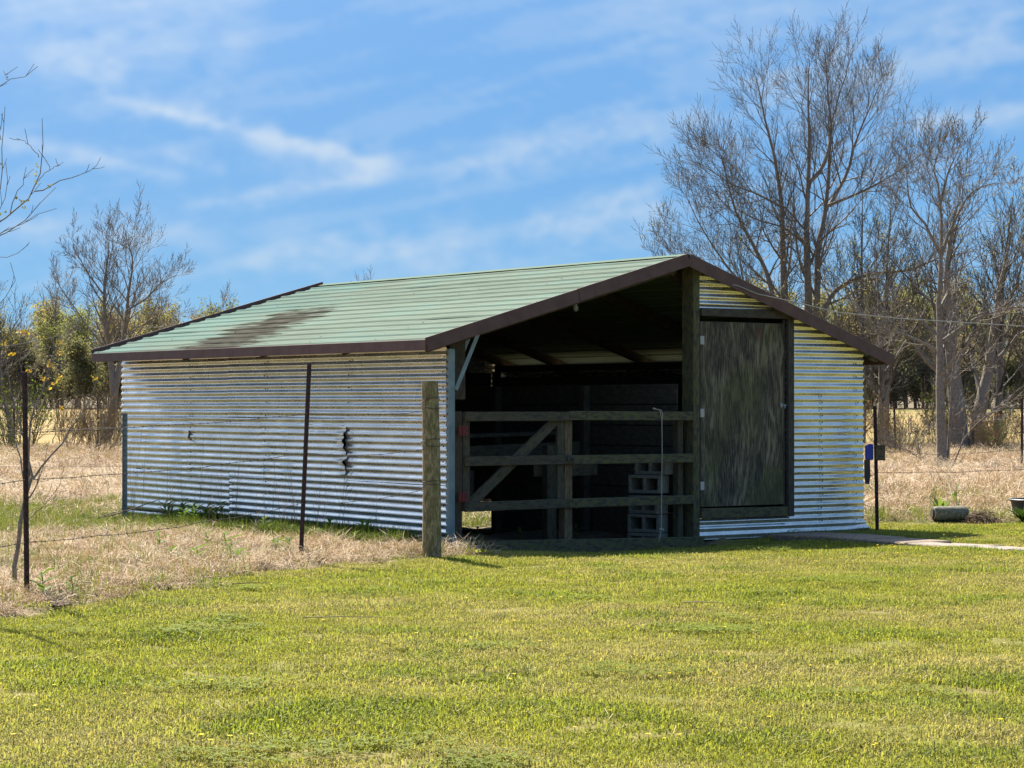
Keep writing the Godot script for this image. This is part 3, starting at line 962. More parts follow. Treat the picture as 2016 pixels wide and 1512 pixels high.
	for sd in [-1.0, 1.0]:
		var dn := -0.29 if sd < 0 else -0.34
		cap.quad(Vector3(RIDGE_U, RIDGE_H + 0.018, zf), Vector3(RIDGE_U, RIDGE_H + 0.018, zb), Vector3(RIDGE_U + sd * 0.10, RIDGE_H + 0.018 + dn * 0.10, zb), Vector3(RIDGE_U + sd * 0.10, RIDGE_H + 0.018 + dn * 0.10, zf), Vector3(sd * 0.3, 1, 0))
	part(shed, "ridge_cap", cap.mesh(M.roof_right))
	# ---- brown trim at eaves and rakes
	beam(shed, "eave_trim", Vector3(EAVE_U - 0.010, EAVE_H - 0.050, zf + 0.012), Vector3(EAVE_U - 0.010, EAVE_H - 0.050, -4.15), 0.105, 0.014, UPV, M.trim, 0.003)
	beam(shed, "eave_trim", Vector3(EAVE_U - 0.006, EAVE_H - 0.050, -4.153), Vector3(EAVE_U - 0.006, EAVE_H - 0.050, zb), 0.105, 0.014, UPV, M.trim, 0.003)
	beam(shed, "eave_trim", Vector3(EAVE_U2 + 0.006, EAVE_H2 - 0.045, zf), Vector3(EAVE_U2 + 0.006, EAVE_H2 - 0.045, zb), 0.10, 0.014, UPV, M.trim, 0.003)
	for zz in [[zf + 0.010, 0.0], [zb - 0.010, 0.030]]:
		var z: float = zz[0]
		var rl := Vector3(EAVE_U, EAVE_H - 0.046 + zz[1], z)
		var rh := Vector3(RIDGE_U + 0.01, RIDGE_H - 0.046 + zz[1], z)
		var rj := rl.lerp(rh, 0.56)
		beam(shed, "rake_trim", rl, rj + Vector3(0, -0.002, 0), 0.135, 0.015, UPV, M.trim, 0.003)
		beam(shed, "rake_trim", rj + Vector3(0.002, 0.002, 0.0), rh, 0.135, 0.0175, UPV, M.trim, 0.003)
		beam(shed, "rake_trim", Vector3(RIDGE_U + 0.012, RIDGE_H - 0.046, z), Vector3(EAVE_U2 + 0.02, EAVE_H2 - 0.052, z), 0.135, 0.016, UPV, M.trim, 0.003)
	beam(shed, "rake_return", Vector3(5.66, 1.985, zf - 0.035), Vector3(5.78, 1.95, zf - 0.035), 0.13, 0.05, UPV, M.wood_moss, 0.003)
	# ---- rafters, purlins and ridge beam
	for z in [-0.05, -1.6, -3.3, -5.1, -6.9]:
		beam(shed, "rafter", Vector3(-0.25, EAVE_H - 0.06, z), Vector3(RIDGE_U - 0.04, RIDGE_H - 0.115, z), 0.12, 0.045, UPV, M.wood_dark)
	for z in [-0.35, -2.1, -3.95, -5.8, -6.95]:
		beam(shed, "rafter", Vector3(RIDGE_U + 0.04, RIDGE_H - 0.115, z), Vector3(5.86, EAVE_H2 - 0.055, z), 0.12, 0.045, UPV, M.wood_dark)
	beam(shed, "ridge_beam", Vector3(RIDGE_U, RIDGE_H - 0.13, -0.12), Vector3(RIDGE_U, RIDGE_H - 0.13, -7.0), 0.14, 0.06, UPV, M.wood_dark)
	# ---- inside: partition of dark boards, manger, stall posts
	for i in 6:
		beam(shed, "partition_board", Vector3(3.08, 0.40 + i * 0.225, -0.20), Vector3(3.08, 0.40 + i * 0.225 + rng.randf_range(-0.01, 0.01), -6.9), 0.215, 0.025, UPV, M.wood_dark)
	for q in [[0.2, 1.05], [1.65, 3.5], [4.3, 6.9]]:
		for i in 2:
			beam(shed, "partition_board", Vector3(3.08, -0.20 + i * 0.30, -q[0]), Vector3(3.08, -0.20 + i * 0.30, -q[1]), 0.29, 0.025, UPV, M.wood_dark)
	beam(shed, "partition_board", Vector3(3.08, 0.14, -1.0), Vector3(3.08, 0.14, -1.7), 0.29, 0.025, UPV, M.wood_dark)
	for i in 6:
		beam(shed, "added_dark_board", Vector3(SW - 0.11, 0.22 + i * 0.285, -0.2), Vector3(SW - 0.11, 0.22 + i * 0.285, -6.95), 0.28, 0.02, UPV, M.wood_dark)  # boards added over right and back walls to darken the interior
		beam(shed, "added_dark_board", Vector3(0.10, 0.28 + i * 0.285, -6.98), Vector3(5.45, 0.28 + i * 0.285, -6.98), 0.28, 0.02, UPV, M.wood_dark)
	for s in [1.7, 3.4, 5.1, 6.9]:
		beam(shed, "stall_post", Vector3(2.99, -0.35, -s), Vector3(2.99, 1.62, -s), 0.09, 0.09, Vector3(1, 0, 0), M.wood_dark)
	beam(shed, "stall_post", Vector3(1.86, -0.20, -0.85), Vector3(1.86, 0.98, -0.85), 0.12, 0.09, Vector3(1, 0, 0), M.wood)
	beam(shed, "stall_post", Vector3(0.62, -0.20, -1.35), Vector3(0.62, 0.45, -1.35), 0.09, 0.09, Vector3(1, 0, 0), M.wood)
	beam(shed, "manger_board", Vector3(0.15, 0.86, -1.55), Vector3(2.95, 0.93, -1.75), 0.15, 0.03, UPV, M.wood)
	beam(shed, "manger_board", Vector3(1.7, 0.75, -0.92), Vector3(2.55, 0.75, -0.92), 0.20, 0.03, UPV, M.wood)
	beam(shed, "manger_board", Vector3(0.12, 1.04, -1.95), Vector3(2.95, 1.10, -2.05), 0.04, 0.34, UPV, M.wood_dark)
	beam(shed, "manger_panel", Vector3(0.14, 0.58, -1.20), Vector3(1.30, 0.52, -1.45), 0.38, 0.018, UPV, M.wood_brown)
	beam(shed, "manger_panel", Vector3(0.14, 1.18, -1.60), Vector3(0.60, 1.18, -1.70), 0.26, 0.018, UPV, M.wood_brown)
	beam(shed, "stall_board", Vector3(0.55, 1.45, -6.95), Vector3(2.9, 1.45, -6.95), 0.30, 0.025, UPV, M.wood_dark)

# ---------------------------------------------------------------- concrete blocks
func block_mesh() -> ArrayMesh:          # 0.39 wide, 0.19 high, 0.19 deep, two cores open to +z
	var mb := MB.new()
	var W := 0.39
	var H := 0.193
	var D := 0.193
	var hx := [[-0.158, -0.018], [0.018, 0.158]]
	var hy := 0.062
	for s in [-1.0, 1.0]:
		mb.cbox(Vector3(W, H * 0.5 - hy, D), 0.004, Transform3D(Basis(), Vector3(0, s * (hy + H * 0.5) * 0.5, 0)))
	for r in [[-0.195, -0.158], [-0.018, 0.018], [0.158, 0.195]]:
		mb.cbox(Vector3(r[1] - r[0], hy * 2.0 + 0.006, D - 0.001), 0.003, Transform3D(Basis(), Vector3((r[0] + r[1]) * 0.5, 0, 0)))
	return mb.mesh(M.concrete)

func build_blocks() -> void:
	var bm := block_mesh()
	var base := world_of(2.80, 0, 0.36)
	var at := [[-0.145, 0.0, 0.0, "lowest concrete block of the stack behind the wooden rails"], [0.055, 0.0, 0.03, "concrete block with two open cores resting on the lowest block"], [0.255, 0.004, -0.12, "middle concrete block of the stack behind the bottom rail"], [0.470, 0.01, 0.05, "concrete block with two open cores second from the stack's top"], [0.670, 0.075, -0.03, "topmost concrete block, set askew on the stack"]]
	for i in at.size():
		var a: Array = at[i]
		single("concrete_block", bm, a[3], "concrete block", base + Vector3(a[1], a[0] + 0.0965, 0.0), -0.62 + a[2], "concrete blocks stacked inside the gate")

# ---------------------------------------------------------------- fence
func t_post(called: String, label: String, base: Vector3, lean: Vector3, h: float, group: String) -> Node3D:
	var o := thing(called, label, "fence post", base, 0.0, group)
	var up := (Vector3(0, 1, 0) + lean).normalized()
	var mb := MB.new()
	var zed := up.cross(Vector3(1, 0, 0.25)).normalized() * -1.0
	var xed := up.cross(zed)
	var t := Transform3D(Basis(xed, up, zed), up * (h * 0.5 - 0.1))
	mb.cbox(Vector3(0.040, h + 0.2, 0.006), 0.0015, t)
	mb.cbox(Vector3(0.006, h + 0.2, 0.034), 0.0015, t * Transform3D(Basis(), Vector3(0, 0, -0.019)))
	part(o, "shaft", mb.mesh(M.rust))
	var st := MB.new()
	var y := 0.12
	while y < h:
		st.cbox(Vector3(0.016, 0.014, 0.010), 0.003, Transform3D(Basis(xed, up, zed), up * y + zed * 0.007))
		y += 0.054
	var so := part(o, "studs", st.mesh(M.rust))
	so.set_meta("kind", "stuff")
	return o

func sagged(a: Vector3, b: Vector3, sag: float, k: int, jit: float, seed_: int) -> PackedVector3Array:
	var r := RandomNumberGenerator.new()
	r.seed = seed_
	var out := PackedVector3Array()
	for i in k + 1:
		var t := float(i) / k
		var p := a.lerp(b, t) - Vector3(0, sag * 4.0 * t * (1.0 - t), 0)
		if i > 0 and i < k: p += Vector3(r.randf_range(-1, 1), r.randf_range(-1, 1), r.randf_range(-1, 1)) * jit
		out.append(p)
	return out

func barbed(label: String, stops: Array, sag: float, seed_: int, group: String, rad := 0.0026, barbs := true) -> void:
	var pts := PackedVector3Array()
	for i in stops.size() - 1:
		var seg := sagged(stops[i], stops[i + 1], sag, 14, 0.006, seed_ + i)
		if i > 0: seg.remove_at(0)
		pts.append_array(seg)
	var rd := PackedFloat32Array()
	rd.resize(pts.size())
	rd.fill(rad)
	var o := thing("barbed_wire", label, "wire", Vector3.ZERO, 0.0, group)
	var mb := MB.new()
	mb.tube(pts, rd, 5)
	part(o, "strand", mb.mesh(M.wire))
	if not barbs: return
	var r := RandomNumberGenerator.new()
	r.seed = seed_ + 99
	var bb := MB.new()
	var acc := 0.0
	for i in pts.size() - 1:
		var a := pts[i]
		var b := pts[i + 1]
		var l := a.distance_to(b)
		while acc < l:
			var p := a.lerp(b, acc / l)
			var d := (b - a) / l
			for q in 2:
				var s := Vector3(r.randf_range(-1, 1), r.randf_range(-1, 1), r.randf_range(-1, 1)).normalized() * 0.015
				bb.tube(PackedVector3Array([p - s + d * 0.003, p + s - d * 0.003]), PackedFloat32Array([0.0012, 0.0012]), 3, false)
			bb.tube(PackedVector3Array([p - d * 0.006, p + d * 0.006]), PackedFloat32Array([0.0045, 0.0045]), 5)
			acc += 0.125
		acc -= l
	var bo := part(o, "barbs", bb.mesh(M.wire))
	bo.set_meta("kind", "stuff")

func gp(x: float, d: float, dy := 0.0) -> Vector3:
	return Vector3(x, gy(x, d) + dy, -d)

func build_fence() -> void:
	var g := "steel posts of the yard fence"
	t_post("steel_fence_post", "dark rusty steel T-post beside the leaning sapling", gp(-3.416, 16.054), Vector3(-0.012, 0, 0.0), 1.62, g)
	t_post("steel_fence_post", "dark rusty steel T-post leaning in front of the corrugated wall", gp(-1.864, 20.11), Vector3(0.043, 0, 0.0), 1.74, g)
	var tr := t_post("steel_fence_post", "dark steel T-post right of the shed carrying the small boxes", gp(4.069, 25.39), Vector3(-0.016, 0, 0.0), 1.40, g)
	# round wooden post
	var w := thing("wooden_fence_post", "round weathered wooden fence post standing by the shed corner", "fence post", gp(-0.729, 20.72))
	var mb := MB.new()
	var f := noise(2.0, 77, 3)
	var pts := PackedVector3Array()
	var rd := PackedFloat32Array()
	for i in 26:
		var y := -0.25 + 1.825 * i / 25.0
		pts.append(Vector3(0.006 * sin(y * 2.0) - 0.012 * y, y, 0.004 * cos(y * 3.0)))
		rd.append((0.088 - 0.007 * y) * (1.0 if i < 25 else 0.975) * (1.0 + 0.02 * f.get_noise_1d(y * 3.0)))
	mb.tube(pts, rd, 22, true, 0.9)
	part(w, "shaft", mb.mesh(M.post))
	for y in [[1.385, 0.04], [1.34, -0.02], [1.03, 0.02], [0.99, -0.01], [0.66, 0.01], [0.635, 0.0]]:
		var ring := PackedVector3Array()
		var rr := PackedFloat32Array()
		for i in 21:
			var a := TAU * i / 20.0
			ring.append(Vector3(cos(a) * 0.086 - 0.012 * y[0], y[0] + y[1] * sin(a + 0.8), sin(a) * 0.086))
			rr.append(0.0028)
		var wm := MB.new()
		wm.tube(ring, rr, 5, false)
		part(w, "wire_wrap", wm.mesh(M.wire))
	# strands, from past the T-post to the wooden post
	var rows := [[1.19, 1.29, 1.345, "top"], [0.86, 0.94, 1.005, "middle"], [0.42, 0.50, 0.645, "bottom"]]
	for i in 3:
		var a: Array = rows[i]
		var p1 := gp(-3.416, 16.054, a[0]) + Vector3(-0.012 * a[0], 0, 0.012)
		var p2 := gp(-1.864, 20.11, a[1]) + Vector3(0.043 * a[1], 0, 0.012)
		var p3 := Vector3(-0.729 - 0.07, a[2], -20.68)
		var p0 := p1 + (p1 - p2) * 0.95 + Vector3(0, 0.02, 0)
		barbed("%s barbed wire strand strung between the rusty posts and round wooden post" % a[3], [p0, p1, p2, p3], 0.02 + 0.012 * i, 300 + i * 10, "barbed wire of the yard fence")
	# perforated channel post at the far corner of the side wall
	var c := thing("channel_post", "galvanised perforated channel post at the shed's far left corner", "fence post", gp(-4.62, 27.2))
	var cm := MB.new()
	cm.cbox(Vector3(0.05, 1.45, 0.004), 0.001, Transform3D(Basis(), Vector3(0, 0.62, 0)))
	cm.cbox(Vector3(0.004, 1.45, 0.03), 0.001, Transform3D(Basis(), Vector3(-0.027, 0.62, 0.015)))
	cm.cbox(Vector3(0.004, 1.45, 0.03), 0.001, Transform3D(Basis(), Vector3(0.027, 0.62, 0.015)))
	part(c, "channel", cm.mesh(M.steel))
	var hm := MB.new()
	for i in 22:
		hm.tube(PackedVector3Array([Vector3(0, 0.06 + i * 0.06, -0.001), Vector3(0, 0.06 + i * 0.06, 0.004)]), PackedFloat32Array([0.007, 0.007]), 6)
	var ho := part(c, "punched_holes", hm.mesh(M.screw))
	ho.set_meta("kind", "stuff")
	for i in 2:
		var y: float = [1.18, 0.72][i]
		barbed("%s fence wire running off across the pasture from the channel post" % ["upper", "lower"][i], [gp(-4.63, 27.2, y), gp(-7.6, 29.5, y - 0.05), gp(-13.0, 33.0, y)], 0.03, 340 + i * 7, "pasture wires", 0.0024, false)
	# ---- right of the shed
	barbed("barbed wire strand running right from the T-post past the log", [world_of(5.64, 0.62, 0.1), gp(4.075, 25.39, 0.66), gp(6.6, 25.6, 0.74), gp(9.5, 25.8, 0.72)], 0.03, 360, "wires right of the shed")
	barbed("short lower wire between shed corner and T-post", [world_of(5.64, 0.30, 0.1), gp(4.072, 25.39, 0.27)], 0.005, 370, "wires right of the shed", 0.0028, false)
	barbed("slack upper wire running right from behind the small boxes", [world_of(5.64, 0.95, 0.1), gp(4.06, 25.39, 0.99), gp(5.2, 27.5, 0.78), gp(9.8, 29.0, 1.12)], 0.03, 380, "wires right of the shed", 0.0026, false)
	# small boxes on that post
	var bx := thing("blue_box", "small bright blue plastic box behind the T-post", "box", gp(3.985, 25.42, 0.80))
	var bm := MB.new()
	bm.cbox(Vector3(0.085, 0.165, 0.08), 0.008, Transform3D(Basis(), Vector3(0, 0.0825, 0)))
	part(bx, "body", bm.mesh(M.blue_plastic))
	bm = MB.new()
	for i in 3:
		bm.cbox(Vector3(0.010, 0.15, 0.006), 0.002, Transform3D(Basis(), Vector3(-0.028 + 0.028 * i, 0.08, 0.043)))
	part(bx, "ribs", bm.mesh(M.blue_plastic))
	bm = MB.new()
	bm.cbox(Vector3(0.05, 0.012, 0.084), 0.003, Transform3D(Basis(), Vector3(0.012, 0.171, 0)))
	part(bx, "lid", bm.mesh(M.blue_plastic))
	var wb := thing("wooden_box", "small weathered wooden box fixed to the T-post", "box", gp(4.095, 25.36, 0.805))
	bm = MB.new()
	bm.cbox(Vector3(0.105, 0.145, 0.018), 0.003, Transform3D(Basis(), Vector3(0, 0.0725, 0.042)), Vector2(0.2, 0.3))
	part(wb, "front_board", bm.mesh(M.wood_tan))
	for s in [-1.0, 1.0]:
		bm = MB.new()
		bm.cbox(Vector3(0.014, 0.14, 0.066), 0.002, Transform3D(Basis(), Vector3(s * 0.044, 0.0725, 0.0)))
		part(wb, "side_board", bm.mesh(M.wood))
	bm = MB.new()
	bm.cbox(Vector3(0.11, 0.012, 0.105), 0.003, Transform3D(Basis(), Vector3(0, 0.151, 0.01)))
	bm.cbox(Vector3(0.11, 0.012, 0.105), 0.003, Transform3D(Basis(), Vector3(0, -0.006, 0.01)))
	part(wb, "end_boards", bm.mesh(M.wood))
	bm = MB.new()
	bm.cbox(Vector3(0.05, 0.012, 0.003), 0.001, Transform3D(Basis(), Vector3(0.0, 0.118, 0.053)))
	bm.cbox(Vector3(0.06, 0.010, 0.003), 0.001, Transform3D(Basis(), Vector3(0.01, 0.035, 0.053)))
	part(wb, "dark_strips", bm.mesh(M.wood_dark))
	# rubber flap on the corner
	var fl := MB.new()
	var fp := PackedVector3Array()
	for j in 9:
		for i in 5:
			var u := i / 4.0
			var t := j / 8.0
			fp.append(Vector3((u - 0.5) * 0.07 * (1.0 - 0.7 * maxf(0.0, t - 0.7) * 2.0), -0.27 * t, 0.012 * sin(u * 5.0 + t * 3.0)))
	fl.sheet(fp, 5, 9, Vector3(0, 0, 1))
	single("rubber_flap", fl.mesh(M.black_plastic), "black rubber flap hanging from the shed corner under the blue box", "flap", gp(3.975, 25.50, 0.80))
	# service wire from the middle post
	var e := PackedVector3Array()
	for q in [[3.17, 2.735, -0.05], [3.35, 2.70, -0.09], [3.62, 2.685, -0.14], [3.9, 2.60, -0.16], [4.3, 2.535, -0.22], [4.9, 2.42, -0.35], [5.6, 2.36, -0.6], [7.2, 2.28, -1.2], [9.5, 2.30, -2.2], [12.0, 2.5, -3.2], [20.0, 3.8, -6.0]]:
		e.append(world_of(q[0], q[1], q[2]))
	var er := PackedFloat32Array()
	er.resize(e.size()); er.fill(0.0055)
	mb = MB.new()
	mb.tube(e, er, 6)
	single("service_wire", mb.mesh(M.pale_wire), "pale overhead wire sagging right from the shed's middle post", "wire")

# ---------------------------------------------------------------- trees
func rot_about(v: Vector3, axis: Vector3, a: float) -> Vector3:
	return v.rotated(axis.normalized(), a)

# one branch, then its own branches; wood thicker than cut goes to the first builder
func grow(big: MB, small: MB, p: Vector3, d: Vector3, L: float, r0: float, lvl: int, cfg: Dictionary, r: RandomNumberGenerator, ends: Array) -> void:
	var k := 3 if lvl >= cfg.max else 5
	var pts := PackedVector3Array([p])
	var rd := PackedFloat32Array([r0])
	var dirs := [d]
	for i in k:
		d = (d + Vector3(r.randf_range(-1, 1), r.randf_range(-0.6, 1) , r.randf_range(-1, 1)) * cfg.wander + Vector3(0, cfg.up, 0)).normalized()
		p += d * L / k
		pts.append(p); dirs.append(d)
		rd.append(maxf(r0 * (1.0 - 0.62 * (i + 1) / k), cfg.fine))
	var mb := big if r0 > cfg.cut else small
	mb.tube(pts, rd, 8 if r0 > 0.08 else (5 if r0 > cfg.cut else 3), false)
	if lvl >= cfg.max:
		ends.append(pts[k])
		return
	var n: int = cfg.n[lvl]
	var az := r.randf() * TAU
	for i in n:
		var t: float = lerpf(cfg.from, 0.97, (i + r.randf()) / n)
		var fi := t * k
		var i0 := mini(int(fi), k - 1)
		var pos := pts[i0].lerp(pts[i0 + 1], fi - i0)
		var dd: Vector3 = dirs[i0 + 1]
		az += 2.4 + r.randf_range(-0.5, 0.5)
		var side := dd.cross(Vector3(0.31, 0.2, 0.93))
		side = side.normalized().rotated(dd, az)
		var cd := dd.rotated(side.cross(dd).normalized(), -r.randf_range(cfg.a0, cfg.a1))
		cd = (dd * cos(cfg.a0) + side * sin(r.randf_range(cfg.a0, cfg.a1)) * 1.1).normalized()
		var cl: float = L * cfg.ratio * lerpf(1.15, 0.62, t) * r.randf_range(0.7, 1.25)
		var cr := maxf(lerpf(rd[i0], rd[i0 + 1], fi - i0) * r.randf_range(0.6, 0.8), cfg.fine)
		grow(big, small, pos, cd, cl, cr, lvl + 1, cfg, r, ends)
	# the leader goes on
	grow(big, small, pts[k], dirs[k], L * 0.55, rd[k], lvl + 1, cfg, r, ends)

func limb(big: MB, small: MB, path: Array, r0: float, r1: float, cfg: Dictionary, count: int, len0: float, len1: float, from: float, r: RandomNumberGenerator, spread: float, ends: Array) -> void:
	# smooth path with depth of its own
	var cv := Curve3D.new()
	var zo := 0.0
	for i in path.size():
		var q: Vector3 = path[i]
		if i > 0: zo += r.randf_range(-1, 1) * spread
		var a: Vector3 = path[maxi(i - 1, 0)]
		var b: Vector3 = path[mini(i + 1, path.size() - 1)]
		cv.add_point(q + Vector3(0, 0, zo), (a - b) * 0.16, (b - a) * 0.16)
	cv.bake_interval = 0.12
	var L := cv.get_baked_length()
	var k := maxi(8, int(L / 0.35))
	var pts := PackedVector3Array()
	var rd := PackedFloat32Array()
	for i in k + 1:
		pts.append(cv.sample_baked(L * i / k) + Vector3(r.randf_range(-1, 1), 0, r.randf_range(-1, 1)) * 0.012)
		rd.append(lerpf(r0, r1, pow(float(i) / k, 0.8)))
	big.tube(pts, rd, 10 if r0 > 0.06 else 6, true)
	var az := r.randf() * TAU
	for i in count:
		var t := lerpf(from, 1.0, (i + r.randf()) / count)
		var fi := t * k
		var i0 := mini(int(fi), k - 1)
		var dd := (pts[i0 + 1] - pts[i0]).normalized()
		az += 2.4 + r.randf_range(-0.6, 0.6)
		var side := dd.cross(Vector3(0.31, 0.2, 0.93)).normalized().rotated(dd, az)
		var ang: float = r.randf_range(cfg.a0, cfg.a1) * lerpf(1.25, 0.7, t)
		var cd := (dd * cos(ang) + side * sin(ang)).normalized()
		grow(big, small, pts[i0].lerp(pts[i0 + 1], fi - i0), cd, lerpf(len0, len1, t) * r.randf_range(0.65, 1.25), maxf(lerpf(rd[i0], rd[i0 + 1], fi - i0) * 0.5, cfg.fine * 1.4), cfg.start, cfg, r, ends)

func V(x: float, y: float, z: float) -> Vector3:
	return Vector3(x, y, z)

func bare_tree(called: String, label: String, base: Vector3, stems: Array, cfg: Dictionary, seed_: int, group := "") -> Node3D:
	var r := RandomNumberGenerator.new()
	r.seed = seed_
	var o := thing(called, label, "tree", base, 0.0, group)
	var big := MB.new()
	var small := MB.new()
	big.col = Color(0.12, 0.10, 0.08)
	small.col = cfg.twig
	var ends := []
	for s in stems:
		var path := []
		for q in s[0]: path.append(q - base)
		limb(big, small, path, s[1], s[2], cfg, s[3], s[4], s[5], s[6], r, cfg.depth, ends)
	part(o, "trunk", big.mesh(M.bark))
	var cr := small
	if cfg.has("bud"):
		for e in ends:
			if r.randf() < cfg.bud:
				small.col = cfg.bud_col * r.randf_range(0.7, 1.3)
				for q in 2: leaf_at(small, e, r, cfg.bud_size)
	part(o, "crown", cr.mesh(M.leaf if cfg.has("bud") else M.twig))
	return o

func leaf_at(mb: MB, p: Vector3, r: RandomNumberGenerator, s: float, spread := 0.0) -> void:
	var a := Vector3(r.randf_range(-1, 1), r.randf_range(-1, 1), r.randf_range(-1, 1)).normalized()
	var b := a.cross(Vector3(r.randf_range(-1, 1), r.randf_range(-1, 1), r.randf_range(-1, 1))).normalized()
	p += Vector3(r.randf_range(-1, 1), r.randf_range(-1, 1), r.randf_range(-1, 1)) * spread
	s *= r.randf_range(0.6, 1.3)
	mb.quad(p, p + a * s * 0.5 + b * s * 0.32, p + a * s, p + a * s * 0.5 - b * s * 0.32, Vector3(0, 1, 0.3))

func build_near_trees() -> void:
	var twig := Color(0.160, 0.142, 0.124)
	var c1 := {"max": 4, "start": 1, "n": [0, 4, 4, 3, 0], "from": 0.15, "ratio": 0.66, "a0": 0.42, "a1": 0.95, "wander": 0.15, "up": 0.03, "fine": 0.0042, "cut": 0.05, "twig": twig, "depth": 0.35}
	var z := -68.0
	var b := gp(8.8, 68.0, -0.1)
	var S := [
		[[V(8.17, 0.1, z), V(8.17, 4.5, z), V(8.14, 5.75, z), V(8.11, 7.3, z), V(7.96, 8.74, z), V(7.68, 9.98, z), V(7.52, 10.9, z), V(7.40, 11.4, z)], 0.20, 0.012, 18, 2.1, 1.0, 0.38],
		[[V(8.76, 0.1, z), V(8.85, 4.19, z), V(8.82, 6.37, z), V(8.86, 7.93, z), V(8.92, 9.24, z), V(8.92, 10.73, z), V(8.96, 11.8, z)], 0.21, 0.012, 15, 1.9, 0.95, 0.4],
		[[V(8.91, 0.1, z), V(9.10, 4.19, z), V(9.17, 6.06, z), V(9.42, 7.3, z), V(9.54, 8.86, z), V(9.61, 9.73, z), V(9.86, 10.6, z), V(10.1, 11.4, z)], 0.18, 0.012, 17, 2.0, 1.0, 0.38],
		[[V(9.04, 2.2, z), V(9.29, 4.13, z), V(9.73, 4.88, z), V(10.66, 5.31, z), V(11.9, 5.47, z), V(12.84, 5.87, z)], 0.13, 0.02, 9, 1.7, 1.2, 0.3],
		[[V(8.11, 3.0, z), V(7.8, 4.81, z), V(7.49, 5.75, z), V(6.87, 6.99, z), V(6.56, 7.87, z), V(6.31, 8.92, z)], 0.11, 0.012, 15, 1.8, 1.1, 0.3],
		[[V(9.42, 7.37, z), V(10.35, 7.74, z), V(11.29, 8.24, z), V(12.16, 8.86, z)], 0.06, 0.010, 13, 1.7, 1.1, 0.2],
		[[V(8.92, 8.11, z), V(9.29, 8.55, z), V(9.54, 9.49, z), V(9.48, 10.73, z), V(9.42, 11.8, z)], 0.07, 0.010, 11, 1.4, 0.9, 0.2],
		[[V(8.11, 7.3, z), V(7.36, 7.74, z), V(6.62, 8.05, z), V(5.75, 8.61, z)], 0.05, 0.010, 13, 1.5, 1.0, 0.2],
		[[V(8.73, 6.25, z), V(8.11, 6.74, z), V(7.36, 6.93, z), V(6.6, 7.3, z)], 0.05, 0.010, 8, 1.3, 0.8, 0.25],
		[[V(9.48, 7.37, z), V(10.04, 8.36, z), V(10.42, 9.49, z), V(10.85, 10.5, z), V(11.1, 11.1, z)], 0.07, 0.010, 15, 1.7, 1.1, 0.15],
		[[V(8.1, 3.4, z), V(7.3, 4.6, z), V(6.4, 5.6, z), V(5.6, 6.9, z), V(5.2, 7.7, z)], 0.07, 0.010, 11, 1.6, 0.9, 0.25],
		[[V(7.8, 4.6, z), V(6.6, 5.0, z), V(5.4, 5.4, z), V(4.7, 6.1, z)], 0.05, 0.010, 9, 1.3, 0.7, 0.25]]
	bare_tree("bare_tree", "tall bare many-stemmed tree rising behind the shed's right side", b, S, c1, 901)
	var c2 := {"max": 4, "start": 1, "n": [0, 3, 3, 3, 0], "from": 0.15, "ratio": 0.66, "a0": 0.42, "a1": 0.95, "wander": 0.16, "up": 0.03, "fine": 0.0044, "cut": 0.04, "twig": twig, "depth": 0.15}
	z = -48.0
	bare_tree("bare_tree", "slender bare grey tree standing alone in the dead grass", gp(9.03, 48.0, -0.1), [
		[[V(9.05, 0.0, z), V(8.99, 3.42, z), V(9.02, 4.47, z), V(9.0, 5.79, z), V(8.88, 6.3, z), V(8.94, 6.7, z)], 0.125, 0.010, 15, 1.5, 0.7, 0.28],
		[[V(9.02, 4.5, z), V(9.3, 5.2, z), V(9.7, 5.9, z), V(10.2, 6.1, z)], 0.05, 0.010, 9, 1.0, 0.6, 0.15],
		[[V(9.02, 4.6, z), V(8.7, 5.2, z), V(8.4, 5.6, z), V(8.3, 6.3, z)], 0.04, 0.010, 8, 0.9, 0.5, 0.2],
		[[V(9.01, 5.6, z), V(9.2, 6.3, z), V(9.45, 6.9, z)], 0.04, 0.008, 7, 0.8, 0.5, 0.15],
		[[V(9.02, 2.7, z), V(9.7, 3.2, z), V(10.5, 3.45, z), V(11.2, 3.5, z)], 0.06, 0.010, 10, 1.0, 0.7, 0.2],
		[[V(9.0, 2.55, z), V(8.3, 2.9, z), V(7.7, 3.0, z)], 0.04, 0.008, 8, 0.9, 0.5, 0.15],
		[[V(9.2, 0.0, z), V(9.22, 1.2, z), V(9.3, 2.2, z), V(9.45, 3.2, z)], 0.035, 0.008, 8, 0.9, 0.5, 0.25],
		[[V(9.25, 0.0, z), V(9.5, 0.7, z), V(9.9, 1.15, z), V(10.4, 1.4, z)], 0.022, 0.006, 6, 0.6, 0.4, 0.3],
		[[V(8.9, 0.0, z), V(8.5, 0.35, z), V(8.1, 0.6, z)], 0.016, 0.006, 6, 0.5, 0.4, 0.2]], c2, 902)
	var c3 := {"max": 4, "start": 1, "n": [0, 3, 3, 3, 0], "from": 0.15, "ratio": 0.66, "a0": 0.38, "a1": 0.9, "wander": 0.16, "up": 0.03, "fine": 0.0048, "cut": 0.05, "twig": twig, "depth": 0.25, "bud": 0.12, "bud_col": Color(0.24, 0.22, 0.10), "bud_size": 0.06}
	z = -60.0
